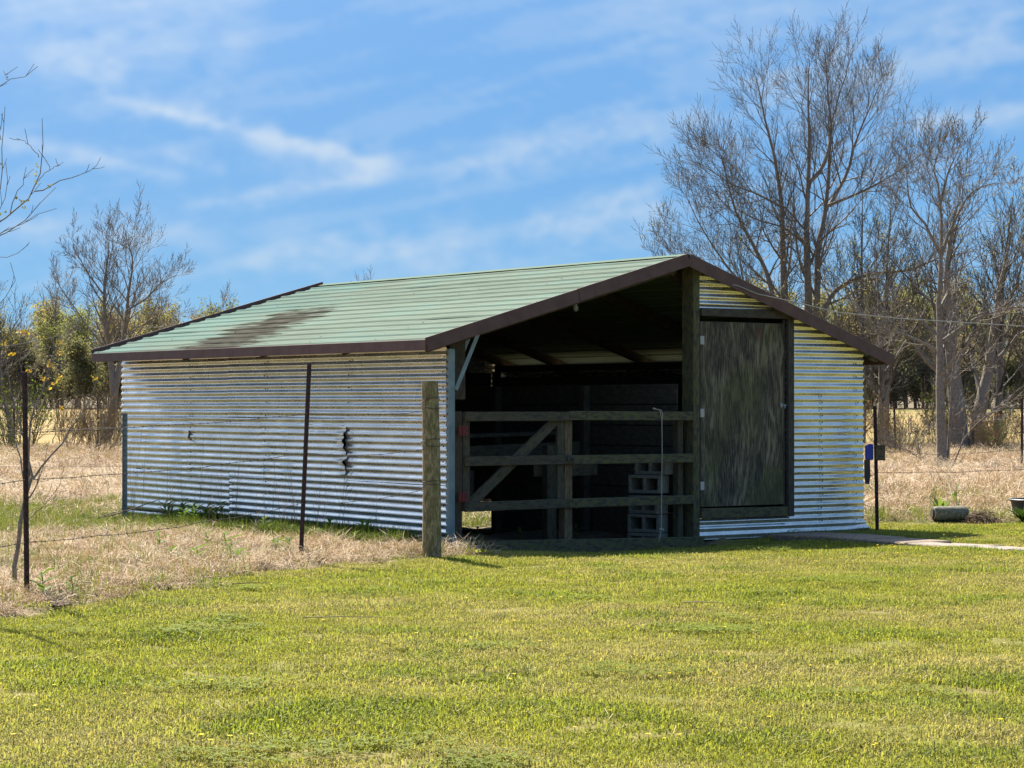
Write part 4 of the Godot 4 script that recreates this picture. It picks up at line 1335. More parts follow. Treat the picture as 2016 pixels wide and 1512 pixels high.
	bare_tree("bare_tree", "thick dark twin-trunked tree at the pasture fence beyond the lone tree", gp(11.9, 60.0, -0.1), [
		[[V(11.75, 0.0, z), V(11.7, 1.2, z), V(11.5, 3.0, z), V(11.4, 5.0, z), V(11.6, 6.6, z)], 0.30, 0.015, 14, 1.7, 0.8, 0.25],
		[[V(12.15, 0.0, z), V(12.25, 1.0, z), V(12.6, 2.6, z), V(12.8, 4.4, z), V(13.2, 6.0, z)], 0.24, 0.015, 14, 1.7, 0.8, 0.25],
		[[V(12.2, 0.9, z), V(13.0, 1.5, z), V(13.9, 2.2, z), V(14.6, 2.4, z)], 0.06, 0.010, 8, 1.1, 0.7, 0.3]], c3, 903)
	var c4 := c3.duplicate()
	c4.bud = 0.10
	var mids := [[10.12, 66.0, 7.4, 0.13, 0.1, "grey bare tree with small buds beside the tall many-stemmed tree"], [10.5, 64.0, 7.0, 0.12, 0.2, "thin bare tree between the tall tree and twin trunks"], [13.2, 62.0, 7.1, 0.14, 0.4, "bare budding tree right of the twin-trunked tree"], [14.6, 64.0, 6.6, 0.13, -0.2, "reddish bare tree at the end of the fence row"], [9.85, 61.0, 5.2, 0.16, -0.1, "pale-barked trunk seen just past the shed's right corner"], [7.0, 66.0, 6.4, 0.10, -0.5, "low bare tree behind the shed's right roof slope"], [5.0, 70.0, 6.2, 0.10, -0.4, "spreading bare tree behind the shed ridge"]]
	for i in mids.size():
		var a: Array = mids[i]
		var dz := -float(a[1])
		bare_tree("bare_tree", a[5], gp(a[0], a[1], -0.1), [
			[[V(a[0], 0.0, dz), V(a[0] + 0.05, a[2] * 0.35, dz), V(a[0] + a[4] * 0.4, a[2] * 0.7, dz), V(a[0] + a[4], a[2], dz)], a[3], 0.012, 15, 1.8, 0.8, 0.2],
			[[V(a[0] + 0.03, a[2] * 0.4, dz), V(a[0] + 0.7, a[2] * 0.6, dz), V(a[0] + 1.3, a[2] * 0.8, dz)], a[3] * 0.4, 0.010, 8, 1.2, 0.7, 0.2],
			[[V(a[0] + 0.03, a[2] * 0.3, dz), V(a[0] - 0.6, a[2] * 0.5, dz), V(a[0] - 1.2, a[2] * 0.72, dz)], a[3] * 0.4, 0.010, 8, 1.2, 0.7, 0.2]], c4, 910 + i)
	# left of the shed
	z = -66.0
	bare_tree("bare_tree", "bare twin-stemmed tree rising left of the shed roof", gp(-11.75, 66.0, -0.1), [
		[[V(-11.85, 0.1, z), V(-11.55, 1.4, z), V(-11.6, 2.3, z), V(-11.74, 3.27, z), V(-11.83, 4.61, z), V(-11.78, 5.4, z), V(-11.69, 6.1, z)], 0.17, 0.010, 18, 1.3, 0.8, 0.42],
		[[V(-11.6, 1.2, z), V(-11.45, 2.33, z), V(-11.28, 3.5, z), V(-11.19, 4.67, z), V(-11.04, 5.55, z), V(-11.15, 6.0, z), V(-10.99, 6.35, z)], 0.12, 0.010, 18, 1.3, 0.8, 0.32],
		[[V(-11.19, 4.15, z), V(-10.63, 4.5, z), V(-10.17, 4.96, z), V(-9.7, 5.2, z)], 0.04, 0.008, 8, 0.8, 0.5, 0.2],
		[[V(-11.83, 4.61, z), V(-12.27, 5.2, z), V(-12.57, 5.72, z), V(-12.8, 6.0, z)], 0.035, 0.008, 8, 0.8, 0.5, 0.2],
		[[V(-11.74, 3.0, z), V(-12.3, 3.7, z), V(-12.8, 4.4, z), V(-13.2, 5.0, z)], 0.04, 0.008, 8, 0.8, 0.5, 0.2],
		[[V(-11.3, 3.4, z), V(-10.8, 3.7, z), V(-10.1, 4.1, z)], 0.035, 0.008, 8, 0.8, 0.5, 0.2]], c2, 920)
	bare_tree("bare_tree", "crooked dark bare tree at the pasture fence by the photo's left tree line", gp(-14.6, 62.0, -0.1), [
		[[V(-13.6, 0.0, -62.0), V(-13.7, 0.9, -62.0), V(-13.9, 2.0, -62.0), V(-14.0, 3.4, -62.0)], 0.10, 0.012, 12, 1.4, 0.8, 0.3],
		[[V(-14.3, 0.0, -62.0), V(-14.4, 1.2, -62.0), V(-14.6, 2.6, -62.0), V(-14.5, 4.0, -62.0)], 0.09, 0.012, 12, 1.4, 0.8, 0.3]], c4, 921)
	# the sapling behind the first T-post
	var sc := {"max": 2, "start": 1, "n": [0, 2, 0], "from": 0.3, "ratio": 0.55, "a0": 0.4, "a1": 0.8, "wander": 0.12, "up": 0.08, "fine": 0.0018, "cut": 0.0045, "twig": Color(0.16, 0.12, 0.085), "depth": 0.05}
	z = -16.8
	var sap := bare_tree("sapling", "leaning sapling with yellow bud clusters behind the rusty T-post", gp(-3.68, 16.8, -0.02), [
		[[V(-3.68, 0.0, z), V(-3.65, 0.29, z), V(-3.61, 0.54, z), V(-3.57, 0.75, z), V(-3.54, 0.87, z)], 0.019, 0.015, 1, 0.3, 0.3, 0.6],
		[[V(-3.54, 0.87, z), V(-3.56, 1.1, z), V(-3.54, 1.31, z), V(-3.46, 1.49, z), V(-3.39, 1.74, z), V(-3.34, 1.88, z)], 0.011, 0.003, 4, 0.25, 0.15, 0.3],
		[[V(-3.54, 0.86, z), V(-3.45, 0.97, z), V(-3.29, 1.19, z), V(-3.18, 1.36, z), V(-3.11, 1.53, z), V(-3.08, 1.61, z)], 0.010, 0.003, 4, 0.25, 0.15, 0.3],
		[[V(-3.55, 0.84, z), V(-3.58, 1.1, z), V(-3.66, 1.37, z), V(-3.69, 1.55, z), V(-3.75, 1.77, z), V(-3.74, 1.92, z)], 0.009, 0.003, 5, 0.3, 0.15, 0.3],
		[[V(-3.57, 0.75, z), V(-3.64, 1.03, z), V(-3.69, 1.25, z), V(-3.76, 1.43, z)], 0.007, 0.003, 4, 0.3, 0.15, 0.3],
		[[V(-3.39, 1.12, z), V(-3.37, 1.25, z), V(-3.33, 1.37, z)], 0.004, 0.002, 1, 0.15, 0.1, 0.3],
		[[V(-3.61, 0.54, z), V(-3.48, 0.63, z), V(-3.34, 0.81, z)], 0.004, 0.002, 3, 0.2, 0.1, 0.3],
		[[V(-3.51, 1.39, z), V(-3.57, 1.52, z), V(-3.63, 1.76, z), V(-3.62, 1.95, z)], 0.005, 0.002, 3, 0.2, 0.1, 0.3],
		[[V(-3.39, 1.74, z), V(-3.43, 1.5, z), V(-3.40, 1.49, z)], 0.003, 0.002, 1, 0.1, 0.1, 0.3]], sc, 930)
	var r := RandomNumberGenerator.new()
	r.seed = 931
	for q in [[-3.58, 1.93], [-3.62, 1.95], [-3.74, 1.86], [-3.56, 1.66], [-3.46, 1.60], [-3.38, 1.55], [-3.345, 1.60], [-3.08, 1.60], [-3.33, 1.86], [-3.34, 1.79], [-3.32, 1.39], [-3.40, 1.70], [-3.69, 1.78]]:
		var lm := MB.new()
		for k in 9:
			lm.col = Color(0.42, 0.24, 0.045).lerp(Color(0.36, 0.30, 0.05), r.randf()) * r.randf_range(0.7, 1.1)
			leaf_at(lm, V(q[0], q[1], -16.8) - sap.position, r, 0.030, 0.014)
		part(sap, "bud_cluster", lm.mesh(M.leaf))
	# branches that reach in from a small tree beside the yard
	z = -15.5
	var oc := sc.duplicate()
	oc.twig = Color(0.045, 0.036, 0.03)
	oc.max = 1
	oc.depth = 0.04
	var st := [[[V(-4.15, 0.0, z), V(-4.12, 1.2, z), V(-4.0, 2.2, z), V(-3.98, 3.2, z), V(-4.0, 4.1, z)], 0.04, 0.012, 3, 0.4, 0.3, 0.6]]
	for a in [
		[[V(-4.02, 2.1, z), V(-3.63, 2.49, z), V(-3.49, 2.54, z), V(-3.40, 2.59, z), V(-3.30, 2.66, z), V(-3.23, 2.75, z), V(-3.17, 2.82, z), V(-3.11, 2.89, z)], 0.008],
		[[V(-4.02, 2.15, z), V(-3.63, 2.56, z), V(-3.49, 2.63, z), V(-3.42, 2.70, z), V(-3.32, 2.80, z), V(-3.26, 2.87, z), V(-3.24, 2.93, z), V(-3.22, 3.08, z), V(-3.21, 3.18, z), V(-3.19, 3.30, z), V(-3.21, 3.36, z)], 0.010],
		[[V(-3.26, 2.86, z), V(-3.18, 2.87, z), V(-3.08, 2.93, z), V(-2.96, 2.96, z), V(-2.86, 3.0, z), V(-2.81, 3.04, z), V(-2.79, 3.09, z)], 0.005],
		[[V(-3.42, 2.70, z), V(-3.37, 2.82, z), V(-3.31, 2.94, z), V(-3.26, 3.01, z)], 0.004],
		[[V(-4.0, 2.6, z), V(-3.51, 2.84, z), V(-3.48, 3.05, z), V(-3.48, 3.22, z), V(-3.43, 3.33, z), V(-3.44, 3.43, z)], 0.006],
		[[V(-3.48, 3.21, z), V(-3.49, 3.27, z), V(-3.50, 3.34, z)], 0.003],
		[[V(-4.02, 2.2, z), V(-3.49, 2.58, z), V(-3.40, 2.61, z), V(-3.27, 2.67, z), V(-3.18, 2.72, z), V(-3.09, 2.74, z)], 0.006],
		[[V(-3.98, 3.2, z), V(-3.56, 3.51, z), V(-3.49, 3.57, z), V(-3.44, 3.62, z), V(-3.36, 3.62, z), V(-3.26, 3.66, z), V(-3.23, 3.71, z)], 0.005],
		[[V(-3.44, 3.62, z), V(-3.45, 3.65, z), V(-3.46, 3.67, z)], 0.003],
		[[V(-3.22, 3.09, z), V(-3.29, 3.17, z), V(-3.32, 3.20, z), V(-3.39, 3.23, z)], 0.003],
		[[V(-3.23, 2.93, z), V(-3.18, 2.97, z), V(-3.15, 3.01, z), V(-3.16, 3.06, z), V(-3.19, 3.09, z)], 0.003],
		[[V(-3.15, 3.0, z), V(-3.11, 3.03, z), V(-3.08, 3.04, z)], 0.0025],
		[[V(-4.0, 2.3, z), V(-3.56, 2.42, z), V(-3.49, 2.41, z), V(-3.40, 2.42, z), V(-3.34, 2.46, z), V(-3.30, 2.50, z)], 0.004],
		[[V(-4.05, 1.6, z), V(-3.52, 2.06, z), V(-3.45, 2.13, z), V(-3.38, 2.21, z), V(-3.37, 2.31, z), V(-3.39, 2.37, z)], 0.004],
		[[V(-4.02, 2.4, z), V(-3.51, 2.68, z), V(-3.46, 2.77, z), V(-3.44, 2.92, z), V(-3.45, 3.05, z)], 0.004],
		[[V(-4.08, 1.5, z), V(-3.58, 1.79, z), V(-3.49, 1.80, z), V(-3.27, 1.83, z), V(-3.09, 1.88, z), V(-2.95, 1.93, z)], 0.006]]:
		st.append([a[0], a[1], 0.0018, 2, 0.12, 0.08, 0.5])
	var ot := bare_tree("sapling", "budding branches of a young tree reaching in over the fence", gp(-4.15, 15.5, -0.02), st, oc, 940)
	for q in [[-3.24, 2.98], [-3.23, 3.03], [-3.24, 2.92], [-3.34, 2.79], [-3.37, 2.82], [-3.33, 2.75], [-3.15, 2.90], [-3.48, 3.05], [-3.47, 3.02], [-3.49, 2.70], [-3.45, 2.72], [-3.30, 2.80], [-3.18, 1.86], [-3.38, 1.83], [-3.48, 1.82]]:
		var lm := MB.new()
		for k in 6:
			lm.col = Color(0.22, 0.20, 0.05) * r.randf_range(0.5, 1.2)
			leaf_at(lm, V(q[0], q[1], z) - ot.position, r, 0.02, 0.008)
		part(ot, "bud_cluster", lm.mesh(M.leaf))

# ---------------------------------------------------------------- far wood and fence-row scrub
func wood_variant(seed_: int, h: float, spread: float, leaf_col: Color, leaf_col2: Color, leaves: int, leaf_size: float, twig: Color, cfg_over := {}, low := 0.14) -> Array:
	var r := RandomNumberGenerator.new()
	r.seed = seed_
	var cfg := {"max": 3, "start": 1, "n": [0, 5, 4, 0], "from": 0.2, "ratio": 0.62, "a0": 0.4, "a1": 0.95, "wander": 0.15, "up": 0.05, "fine": 0.016, "cut": 0.08, "twig": twig, "depth": 0.5}
	cfg.merge(cfg_over, true)
	var big := MB.new()
	var small := MB.new()
	small.col = twig
	var ends := []
	var path := [Vector3(0, -0.3, 0), Vector3(r.randf_range(-0.2, 0.2), h * 0.3, 0), Vector3(r.randf_range(-0.5, 0.5), h * 0.62, 0), Vector3(r.randf_range(-0.6, 0.6), h * 0.86, 0)]
	limb(big, small, path, h * 0.016, 0.03, cfg, 16, spread, spread * 0.5, low, r, 0.3, ends)
	for e in ends:
		for k in leaves:
			small.col = leaf_col.lerp(leaf_col2, r.randf()) * r.randf_range(0.65, 1.2)
			leaf_at(small, e, r, leaf_size, 0.55)
	return [big.mesh(M.bark_hazed), small.mesh(M.leaf if leaves > 0 else M.twig)]

func plant_tree(called: String, v: Array, label: String, at: Vector3, turn: float, s: float, group: String) -> void:
	var o := thing(called, label, "tree", at, turn, group)
	o.scale = Vector3(s, s, s)
	part(o, "trunk", v[0])
	part(o, "crown", v[1])

func build_wood() -> void:
	var r := RandomNumberGenerator.new()
	r.seed = 1200
	var grey := Color(0.24, 0.205, 0.17)  # twig and leaf colours here are lightened in place of haze
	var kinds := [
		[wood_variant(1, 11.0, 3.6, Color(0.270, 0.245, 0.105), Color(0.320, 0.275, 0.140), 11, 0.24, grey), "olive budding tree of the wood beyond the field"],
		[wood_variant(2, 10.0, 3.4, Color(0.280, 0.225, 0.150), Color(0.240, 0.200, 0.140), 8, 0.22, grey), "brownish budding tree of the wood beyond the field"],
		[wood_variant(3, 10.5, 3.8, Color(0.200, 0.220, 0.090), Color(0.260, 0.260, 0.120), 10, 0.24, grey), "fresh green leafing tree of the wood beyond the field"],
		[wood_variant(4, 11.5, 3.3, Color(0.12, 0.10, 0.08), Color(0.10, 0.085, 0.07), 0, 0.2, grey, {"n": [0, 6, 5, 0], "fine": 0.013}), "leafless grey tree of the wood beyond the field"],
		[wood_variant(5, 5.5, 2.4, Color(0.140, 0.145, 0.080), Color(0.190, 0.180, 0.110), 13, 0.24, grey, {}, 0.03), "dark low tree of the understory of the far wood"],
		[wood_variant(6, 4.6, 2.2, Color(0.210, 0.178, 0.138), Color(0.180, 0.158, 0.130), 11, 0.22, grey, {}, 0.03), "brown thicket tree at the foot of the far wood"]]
	var g := "trees of the wood beyond the field"
	for row in 4:
		var x := -76.0
		while x < 76.0:
			x += r.randf_range(2.6, 4.4)
			var d := 232.0 + row * 7.0 + r.randf_range(-2.5, 2.5)
			var k := 0
			var q := r.randf()
			if row == 0: k = 1 if q < 0.6 else 3
			elif x < -30.0: k = 2 if q < 0.3 else (0 if q < 0.6 else (1 if q < 0.85 else 3))
			else: k = 0 if q < 0.4 else (1 if q < 0.65 else (2 if q < 0.8 else 3))
			var s := r.randf_range(0.78, 1.08) * (0.85 if row == 0 else 1.0) * (1.1 if x > 15.0 else 0.93)
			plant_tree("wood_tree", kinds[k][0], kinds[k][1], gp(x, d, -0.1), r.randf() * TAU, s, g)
	for row in 2:
		var x := -76.0
		while x < 76.0:
			x += r.randf_range(2.0, 3.2)
			var k := 4 if r.randf() < (0.45 if x < 10.0 else 0.2) else 5
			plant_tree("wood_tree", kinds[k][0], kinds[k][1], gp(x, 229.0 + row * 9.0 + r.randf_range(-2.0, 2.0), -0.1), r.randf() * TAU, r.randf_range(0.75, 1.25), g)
	# taller bare tops
	var bare: Array = kinds[3][0]
	for a in [[-15.9, 243.0, 1.22, "tall leafless treetop showing above the middle of the roof ridge"], [-31.0, 244.0, 1.12, "leafless treetop showing above the roof's far left slope"], [-48.5, 243.0, 1.28, "leafless treetop poking above the far wood at its left"], [-13.0, 246.0, 1.1, "second leafless treetop close above the roof ridge"]]:
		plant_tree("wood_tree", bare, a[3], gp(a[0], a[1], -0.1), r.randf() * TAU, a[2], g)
	# scrub along the pasture fence
	var sh := []
	for i in 3:
		var rr := RandomNumberGenerator.new()
		rr.seed = 1300 + i
		var cfg := {"max": 2, "start": 0, "n": [3, 4, 0], "from": 0.15, "ratio": 0.6, "a0": 0.3, "a1": 0.8, "wander": 0.16, "up": 0.04, "fine": 0.004, "cut": 0.02, "twig": [Color(0.22, 0.16, 0.12), Color(0.22, 0.19, 0.15), Color(0.18, 0.17, 0.10)][i], "depth": 0.1}
		var big := MB.new()
		var small := MB.new()
		small.col = cfg.twig
		var ends := []
		for k in 16:
			var a := rr.randf() * TAU
			grow(small, small, Vector3(cos(a), 0, sin(a)) * rr.randf() * 0.35, Vector3(cos(a) * 0.6, 1.0, sin(a) * 0.6).normalized(), rr.randf_range(0.5, 1.1), 0.010, 0, cfg, rr, ends)
		for e in ends:
			if rr.randf() < [0.25, 0.15, 0.8][i]:
				small.col = [Color(0.16, 0.10, 0.06), Color(0.14, 0.13, 0.05), Color(0.10, 0.14, 0.03)][i] * rr.randf_range(0.7, 1.2)
				leaf_at(small, e, rr, 0.07, 0.05)
		sh.append(small.mesh(M.leaf))
	var lab := ["low reddish-brown bare shrub in the pasture fence row", "low grey twiggy shrub in the pasture fence row", "low shrub with fresh green leaves in the pasture fence row"]
	for i in 46:
		var x := r.randf_range(7.6, 17.5) if i < 26 else r.randf_range(-17.0, -8.0)
		var d := r.randf_range(54.0, 66.0)
		var k := r.randi() % 3
		var o := single("fence_row_shrub", sh[k], lab[k], "shrub", gp(x, d, -0.02), r.randf() * TAU, "shrubs of the pasture fence row")
		var s := r.randf_range(0.6, 1.35)
		o.scale = Vector3(s, s, s)
	# line posts of the pasture fence
	var pm := MB.new()
	pm.cbox(Vector3(0.05, 1.55, 0.01), 0.002, Transform3D(Basis(), Vector3(0, 0.62, 0)))
	pm.cbox(Vector3(0.01, 1.55, 0.04), 0.002, Transform3D(Basis(), Vector3(0, 0.62, -0.02)))
	var pmm := pm.mesh(M.rust)
	for a in [[9.52, 56.5, 0.03], [10.65, 47.6, -0.01], [11.6, 57.3, 0.0], [13.4, 57.6, 0.02], [15.3, 58.0, 0.0], [-12.9, 59.0, 0.0], [-10.9, 60.0, 0.01], [-8.9, 61.0, 0.0], [-15.2, 58.0, 0.03]]:
		var o := single("line_post", pmm, "thin dark steel post of the pasture fence", "fence post", gp(a[0], a[1]), 0.0, "posts of the pasture fence")
		o.rotation.z = a[2]
	for y in [0.45, 0.85, 1.2]:
		barbed("thin pasture fence wire right of the shed", [gp(9.52, 56.5, y), gp(11.6, 57.3, y), gp(15.3, 58.0, y), gp(24.0, 60.0, y)], 0.02, int(400 + y * 100), "pasture fence wires right", 0.005, false)
		barbed("thin pasture fence wire left of the shed", [gp(-22.0, 55.0, y), gp(-15.2, 58.0, y), gp(-10.9, 60.0, y), gp(-8.9, 61.0, y)], 0.02, int(500 + y * 100), "pasture fence wires left", 0.005, false)

# ---------------------------------------------------------------- weeds, log, tub, walk
func weed(label: String, at: Vector3, h: float, n: int, leaf_len: float, col: Color, seed_: int, upright := 0.5) -> void:
	var r := RandomNumberGenerator.new()
	r.seed = seed_
	var o := thing("weed", label, "plant", at, 0.0, "leafy weeds around the shed")
	var st := MB.new()
	st.col = col * 0.8
	st.tube(PackedVector3Array([Vector3(0, -0.02, 0), Vector3(0.01, h * 0.5, 0.0), Vector3(0.0, h, 0.01)]), PackedFloat32Array([0.005, 0.004, 0.002]), 5)
	part(o, "stem", st.mesh(M.leaf))
	for i in n:
		var a := i * 2.4 + r.randf() * 0.6
		var y := h * (0.1 + 0.9 * i / n)
		var dirv := Vector3(cos(a), 0, sin(a))
		var side := Vector3(-sin(a), 0, cos(a))
		var L := leaf_len * r.randf_range(0.7, 1.2)
		var p := PackedVector3Array()
		for j in 6:
			var t := j / 5.0
			var w := L * 0.15 * sin(PI * clampf(t * 0.92 + 0.06, 0.0, 1.0))
			var mid := dirv * L * t * (1.0 - 0.3 * upright) + Vector3(0, y + L * (upright * t - 0.55 * t * t * (1.0 - upright)), 0)
			p.append(mid - side * w + Vector3(0, w * 0.35, 0)); p.append(mid); p.append(mid + side * w + Vector3(0, w * 0.35, 0))
		var lm := MB.new()
		lm.col = col * r.randf_range(0.75, 1.2)
		lm.sheet(p, 3, 6, Vector3.UP)
		part(o, "leaf", lm.mesh(M.leaf))

func build_small_things() -> void:
	var r := RandomNumberGenerator.new()
	r.seed = 1500
	var green := Color(0.085, 0.140, 0.020)
	var deep := Color(0.050, 0.095, 0.018)
	# a thick clump of weeds against the side wall
	var k := 0
	for i in 24:
		var u := -r.randf_range(0.12, 0.55)
		var v := r.randf_range(4.15, 5.35)
		var w := world_of(u, 0, v)
		weed("broad-leaved green weed in the thick clump against the corrugated wall", gp(w.x, -w.z), r.randf_range(0.10, 0.30), 11, r.randf_range(0.09, 0.16), deep.lerp(green, r.randf()) * 1.5, 1510 + i, 0.6)
	for a in [[-3.05, 20.4], [-2.75, 19.9], [-2.58, 20.9], [-2.42, 19.55], [-2.35, 19.7], [-2.2, 21.2], [-3.35, 21.6], [-2.95, 22.0], [-2.02, 20.7], [-3.3, 16.0], [-3.15, 16.3], [-2.7, 21.4]]:
		weed("small bright green weed in the dead grass by the fence", gp(a[0], a[1]), r.randf_range(0.10, 0.22), 9, r.randf_range(0.10, 0.17), green * r.randf_range(0.9, 1.3), 1540 + k, 0.55)
		k += 1
	for a in [[0.35, 0.55], [0.55, 0.30], [1.12, 0.35], [1.72, 0.30], [1.95, 0.5]]:
		var w := world_of(a[0], 0, a[1])
		weed("pale green weed growing inside the gate behind the bottom board", gp(w.x, -w.z), 0.20, 8, 0.13, Color(0.10, 0.15, 0.04), 1560 + k, 0.45)
		k += 1
	for i in 16:
		var w := world_of(-r.randf_range(0.15, 0.8), 0, r.randf_range(0.4, 4.0))
		weed("scattered green weed along the foot of the corrugated wall", gp(w.x, -w.z), r.randf_range(0.08, 0.2), 9, r.randf_range(0.08, 0.14), green * r.randf_range(0.8, 1.3), 1640 + i, 0.6)
	var wp := world_of(-0.35, 0, 0.95)
	weed("single leafy weed by the wall left of the wooden post", gp(wp.x, -wp.z), 0.20, 9, 0.15, green * 1.2, 1590, 0.6)
	weed("tall narrow weed standing behind the concrete log", gp(5.33, 27.35), 0.42, 11, 0.13, Color(0.12, 0.16, 0.04), 1591, 0.8)
	weed("spiky green weed behind the concrete log's middle", gp(5.13, 27.3), 0.16, 13, 0.20, Color(0.12, 0.17, 0.04), 1592, 0.9)
	weed("dark strappy plant at the foot of the black tub", gp(6.05, 27.0), 0.10, 14, 0.22, deep * 0.55, 1593, 0.7)
	# dry stalks before the wall
	for i in 26:
		var u := -r.randf_range(0.15, 1.3)
		var v := r.randf_range(0.5, 5.4)
		if i > 20: v = r.randf_range(3.3, 4.6)
		var w := world_of(u, 0, v)
		var rr := RandomNumberGenerator.new()
		rr.seed = 1600 + i
		var small := MB.new()
		small.col = Color(0.20, 0.145, 0.10) * rr.randf_range(0.6, 1.2)
		var ends := []
		var cfg := {"max": 1, "start": 0, "n": [7, 0], "from": 0.3, "ratio": 0.34, "a0": 0.4, "a1": 0.8, "wander": 0.06, "up": 0.05, "fine": 0.0013, "cut": 9.0, "twig": small.col, "depth": 0.0}
		grow(small, small, Vector3(0, -0.02, 0), Vector3(rr.randf_range(-0.25, 0.25), 1, rr.randf_range(-0.2, 0.2)).normalized(), rr.randf_range(0.35, 0.75), 0.0028, 0, cfg, rr, ends)
		single("dry_weed_stalk", small.mesh(M.twig), "thin dry weed stalk standing before the corrugated wall", "plant", gp(w.x, -w.z), 0.0, "dry weed stalks by the wall")
	# fallen branch by the far corner, stones under it
	var fb := MB.new()
	fb.col = Color(0.22, 0.18, 0.13)
	fb.tube(PackedVector3Array([Vector3(-0.75, 0.05, 0.55), Vector3(-0.3, 0.10, 0.3), Vector3(0.1, 0.20, 0.1), Vector3(0.55, 0.36, -0.1)]), PackedFloat32Array([0.013, 0.012, 0.009, 0.004]), 6)
	fb.tube(PackedVector3Array([Vector3(-0.3, 0.10, 0.3), Vector3(0.0, 0.20, 0.16), Vector3(0.3, 0.24, 0.0)]), PackedFloat32Array([0.009, 0.006, 0.003]), 5)
	var fw := world_of(-0.7, 0, 5.9)
	single("fallen_branch", fb.mesh(M.twig), "dry fallen branch propped against the base of the side wall", "branch", gp(fw.x, -fw.z))
	for a in [[-4.75, 27.0, 0.34, 0.13, 0.35, "rotten dark wood chunk at the shed's far left corner"], [-4.95, 26.6, 0.26, 0.09, -0.3, "smaller rotten wood chunk before the far left corner"]]:
		var lm := MB.new()
		var pts := PackedVector3Array()
		var rd := PackedFloat32Array()
		for i in 9:
			pts.append(Vector3((i / 8.0 - 0.5) * a[2] * 1.6, 0.05 + 0.02 * sin(i * 1.7), 0.015 * cos(i * 2.3)))
			rd.append(a[3] * 0.6 * (0.7 + 0.3 * sin(i * 2.1 + a[2])) * (0.6 if i == 0 or i == 8 else 1.0))
		lm.tube(pts, rd, 9)
		single("wood_chunk", lm.mesh(M.bark), a[5], "wood", gp(a[0], a[1], -0.01), a[4])
	# molehill-like soil heaps
	for a in [[-2.1, 19.15, 0.20, 0.07, "small heap of bare brown soil at the lawn's edge"], [-3.28, 15.75, 0.16, 0.05, "small heap of bare soil at the T-post's foot"]]:
		var p := PackedVector3Array()
		var hf := noise(9.0, 1700, 3)
		for j in 17:
			for i in 17:
				var x: float = (i / 8.0 - 1.0) * a[2]
				var y: float = (j / 8.0 - 1.0) * a[2]
				var q := clampf(1.0 - Vector2(x, y).length() / a[2], 0.0, 1.0)
				p.append(Vector3(x * 1.3, q * a[3] * (1.0 + 0.9 * hf.get_noise_2d(x * 3.0, y * 3.0)) - 0.015, y))
		var hm := MB.new()
		hm.col = Color(0.075, 0.052, 0.036)
		hm.sheet(p, 17, 17, Vector3.UP)
		single("soil_heap", hm.mesh(M.soil), a[4], "soil", gp(a[0], a[1]))
	# concrete log
	var lg := thing("concrete_log", "short mossy grey concrete log lying on the grass", "log", gp(5.19, 27.0, 0.085), 0.12)
	var lm := MB.new()
	var f := noise(2.2, 1710, 4)
	var p := PackedVector3Array()
	for i in 13:
		var x := -0.205 + 0.41 * i / 12.0
		for j in 19:
			var a := TAU * j / 18.0
			var rr := 0.098 * (1.0 + 0.22 * f.get_noise_3d(x * 3.0, cos(a) * 0.7, sin(a) * 0.7)) * (1.0 if i > 0 and i < 12 else 0.86)
			p.append(Vector3(x, sin(a) * rr * 0.88, cos(a) * rr))
	var lt := PackedVector2Array()
	for i in p.size(): lt.append(Vector2(p[i].x * 2.0, p[i].y * 2.0))
	# normals point away from the axis
	var s0 := lm.v.size()
	for i in p.size():
		lm.vert(p[i], Vector3(0, p[i].y, p[i].z).normalized())
	for i in 12:
		for j in 18:
			var q0 := s0 + i * 19 + j
			lm.ix.append_array(PackedInt32Array([q0, q0 + 20, q0 + 19, q0, q0 + 1, q0 + 20]))
	for e in [0, 12]:
		for j in 18:
			lm.tri(Vector3(p[e * 19].x, 0, 0), p[e * 19 + j], p[e * 19 + j + 1], Vector3(-1 if e == 0 else 1, 0, 0))
	part(lg, "body", lm.mesh(M.log))
	var hole := MB.new()
	hole.tube(PackedVector3Array([Vector3(-0.225, 0.0, 0.0), Vector3(-0.20, 0, 0)]), PackedFloat32Array([0.058, 0.07]), 12)
	part(lg, "broken_end", hole.mesh(M.wood_dark))
	# heap of dead stems next to it
	var hp := MB.new()
	for i in 420:
		var a := r.randf() * TAU
		var q := sqrt(r.randf())
		var c := Vector3(cos(a) * q * 0.24, 0, sin(a) * q * 0.20)
		c.y = 0.17 * (1.0 - q * q) * r.randf_range(0.4, 1.05)
		if c.x > 0.1: c.y *= 0.6
		var d := Vector3(r.randf_range(-1, 1), r.randf_range(-0.55, 0.35), r.randf_range(-1, 1)).normalized() * r.randf_range(0.03, 0.09)
		hp.col = Color(0.115, 0.078, 0.055).lerp(Color(0.26, 0.20, 0.14), r.randf() * r.randf())
		hp.tube(PackedVector3Array([c - d, c + Vector3(0, 0.012, 0), c + d]), PackedFloat32Array([0.003, 0.004, 0.002]), 3, false)
	single("brush_heap", hp.mesh(M.twig), "heap of dead brown stems beside the concrete log", "brush", gp(5.56, 26.9, 0.0))
	# black tub, at the edge of the picture
	var tub := thing("planter_tub", "dark plastic tub with a rolled rim by the lawn's right side", "tub", gp(6.33, 27.6))
	var prof := [[0.0, 0.02], [0.225, 0.02], [0.232, 0.03], [0.285, 0.255], [0.292, 0.262], [0.312, 0.268], [0.315, 0.28], [0.308, 0.287], [0.286, 0.286], [0.276, 0.27], [0.262, 0.20], [0.0, 0.20]]
	var tm := MB.new()
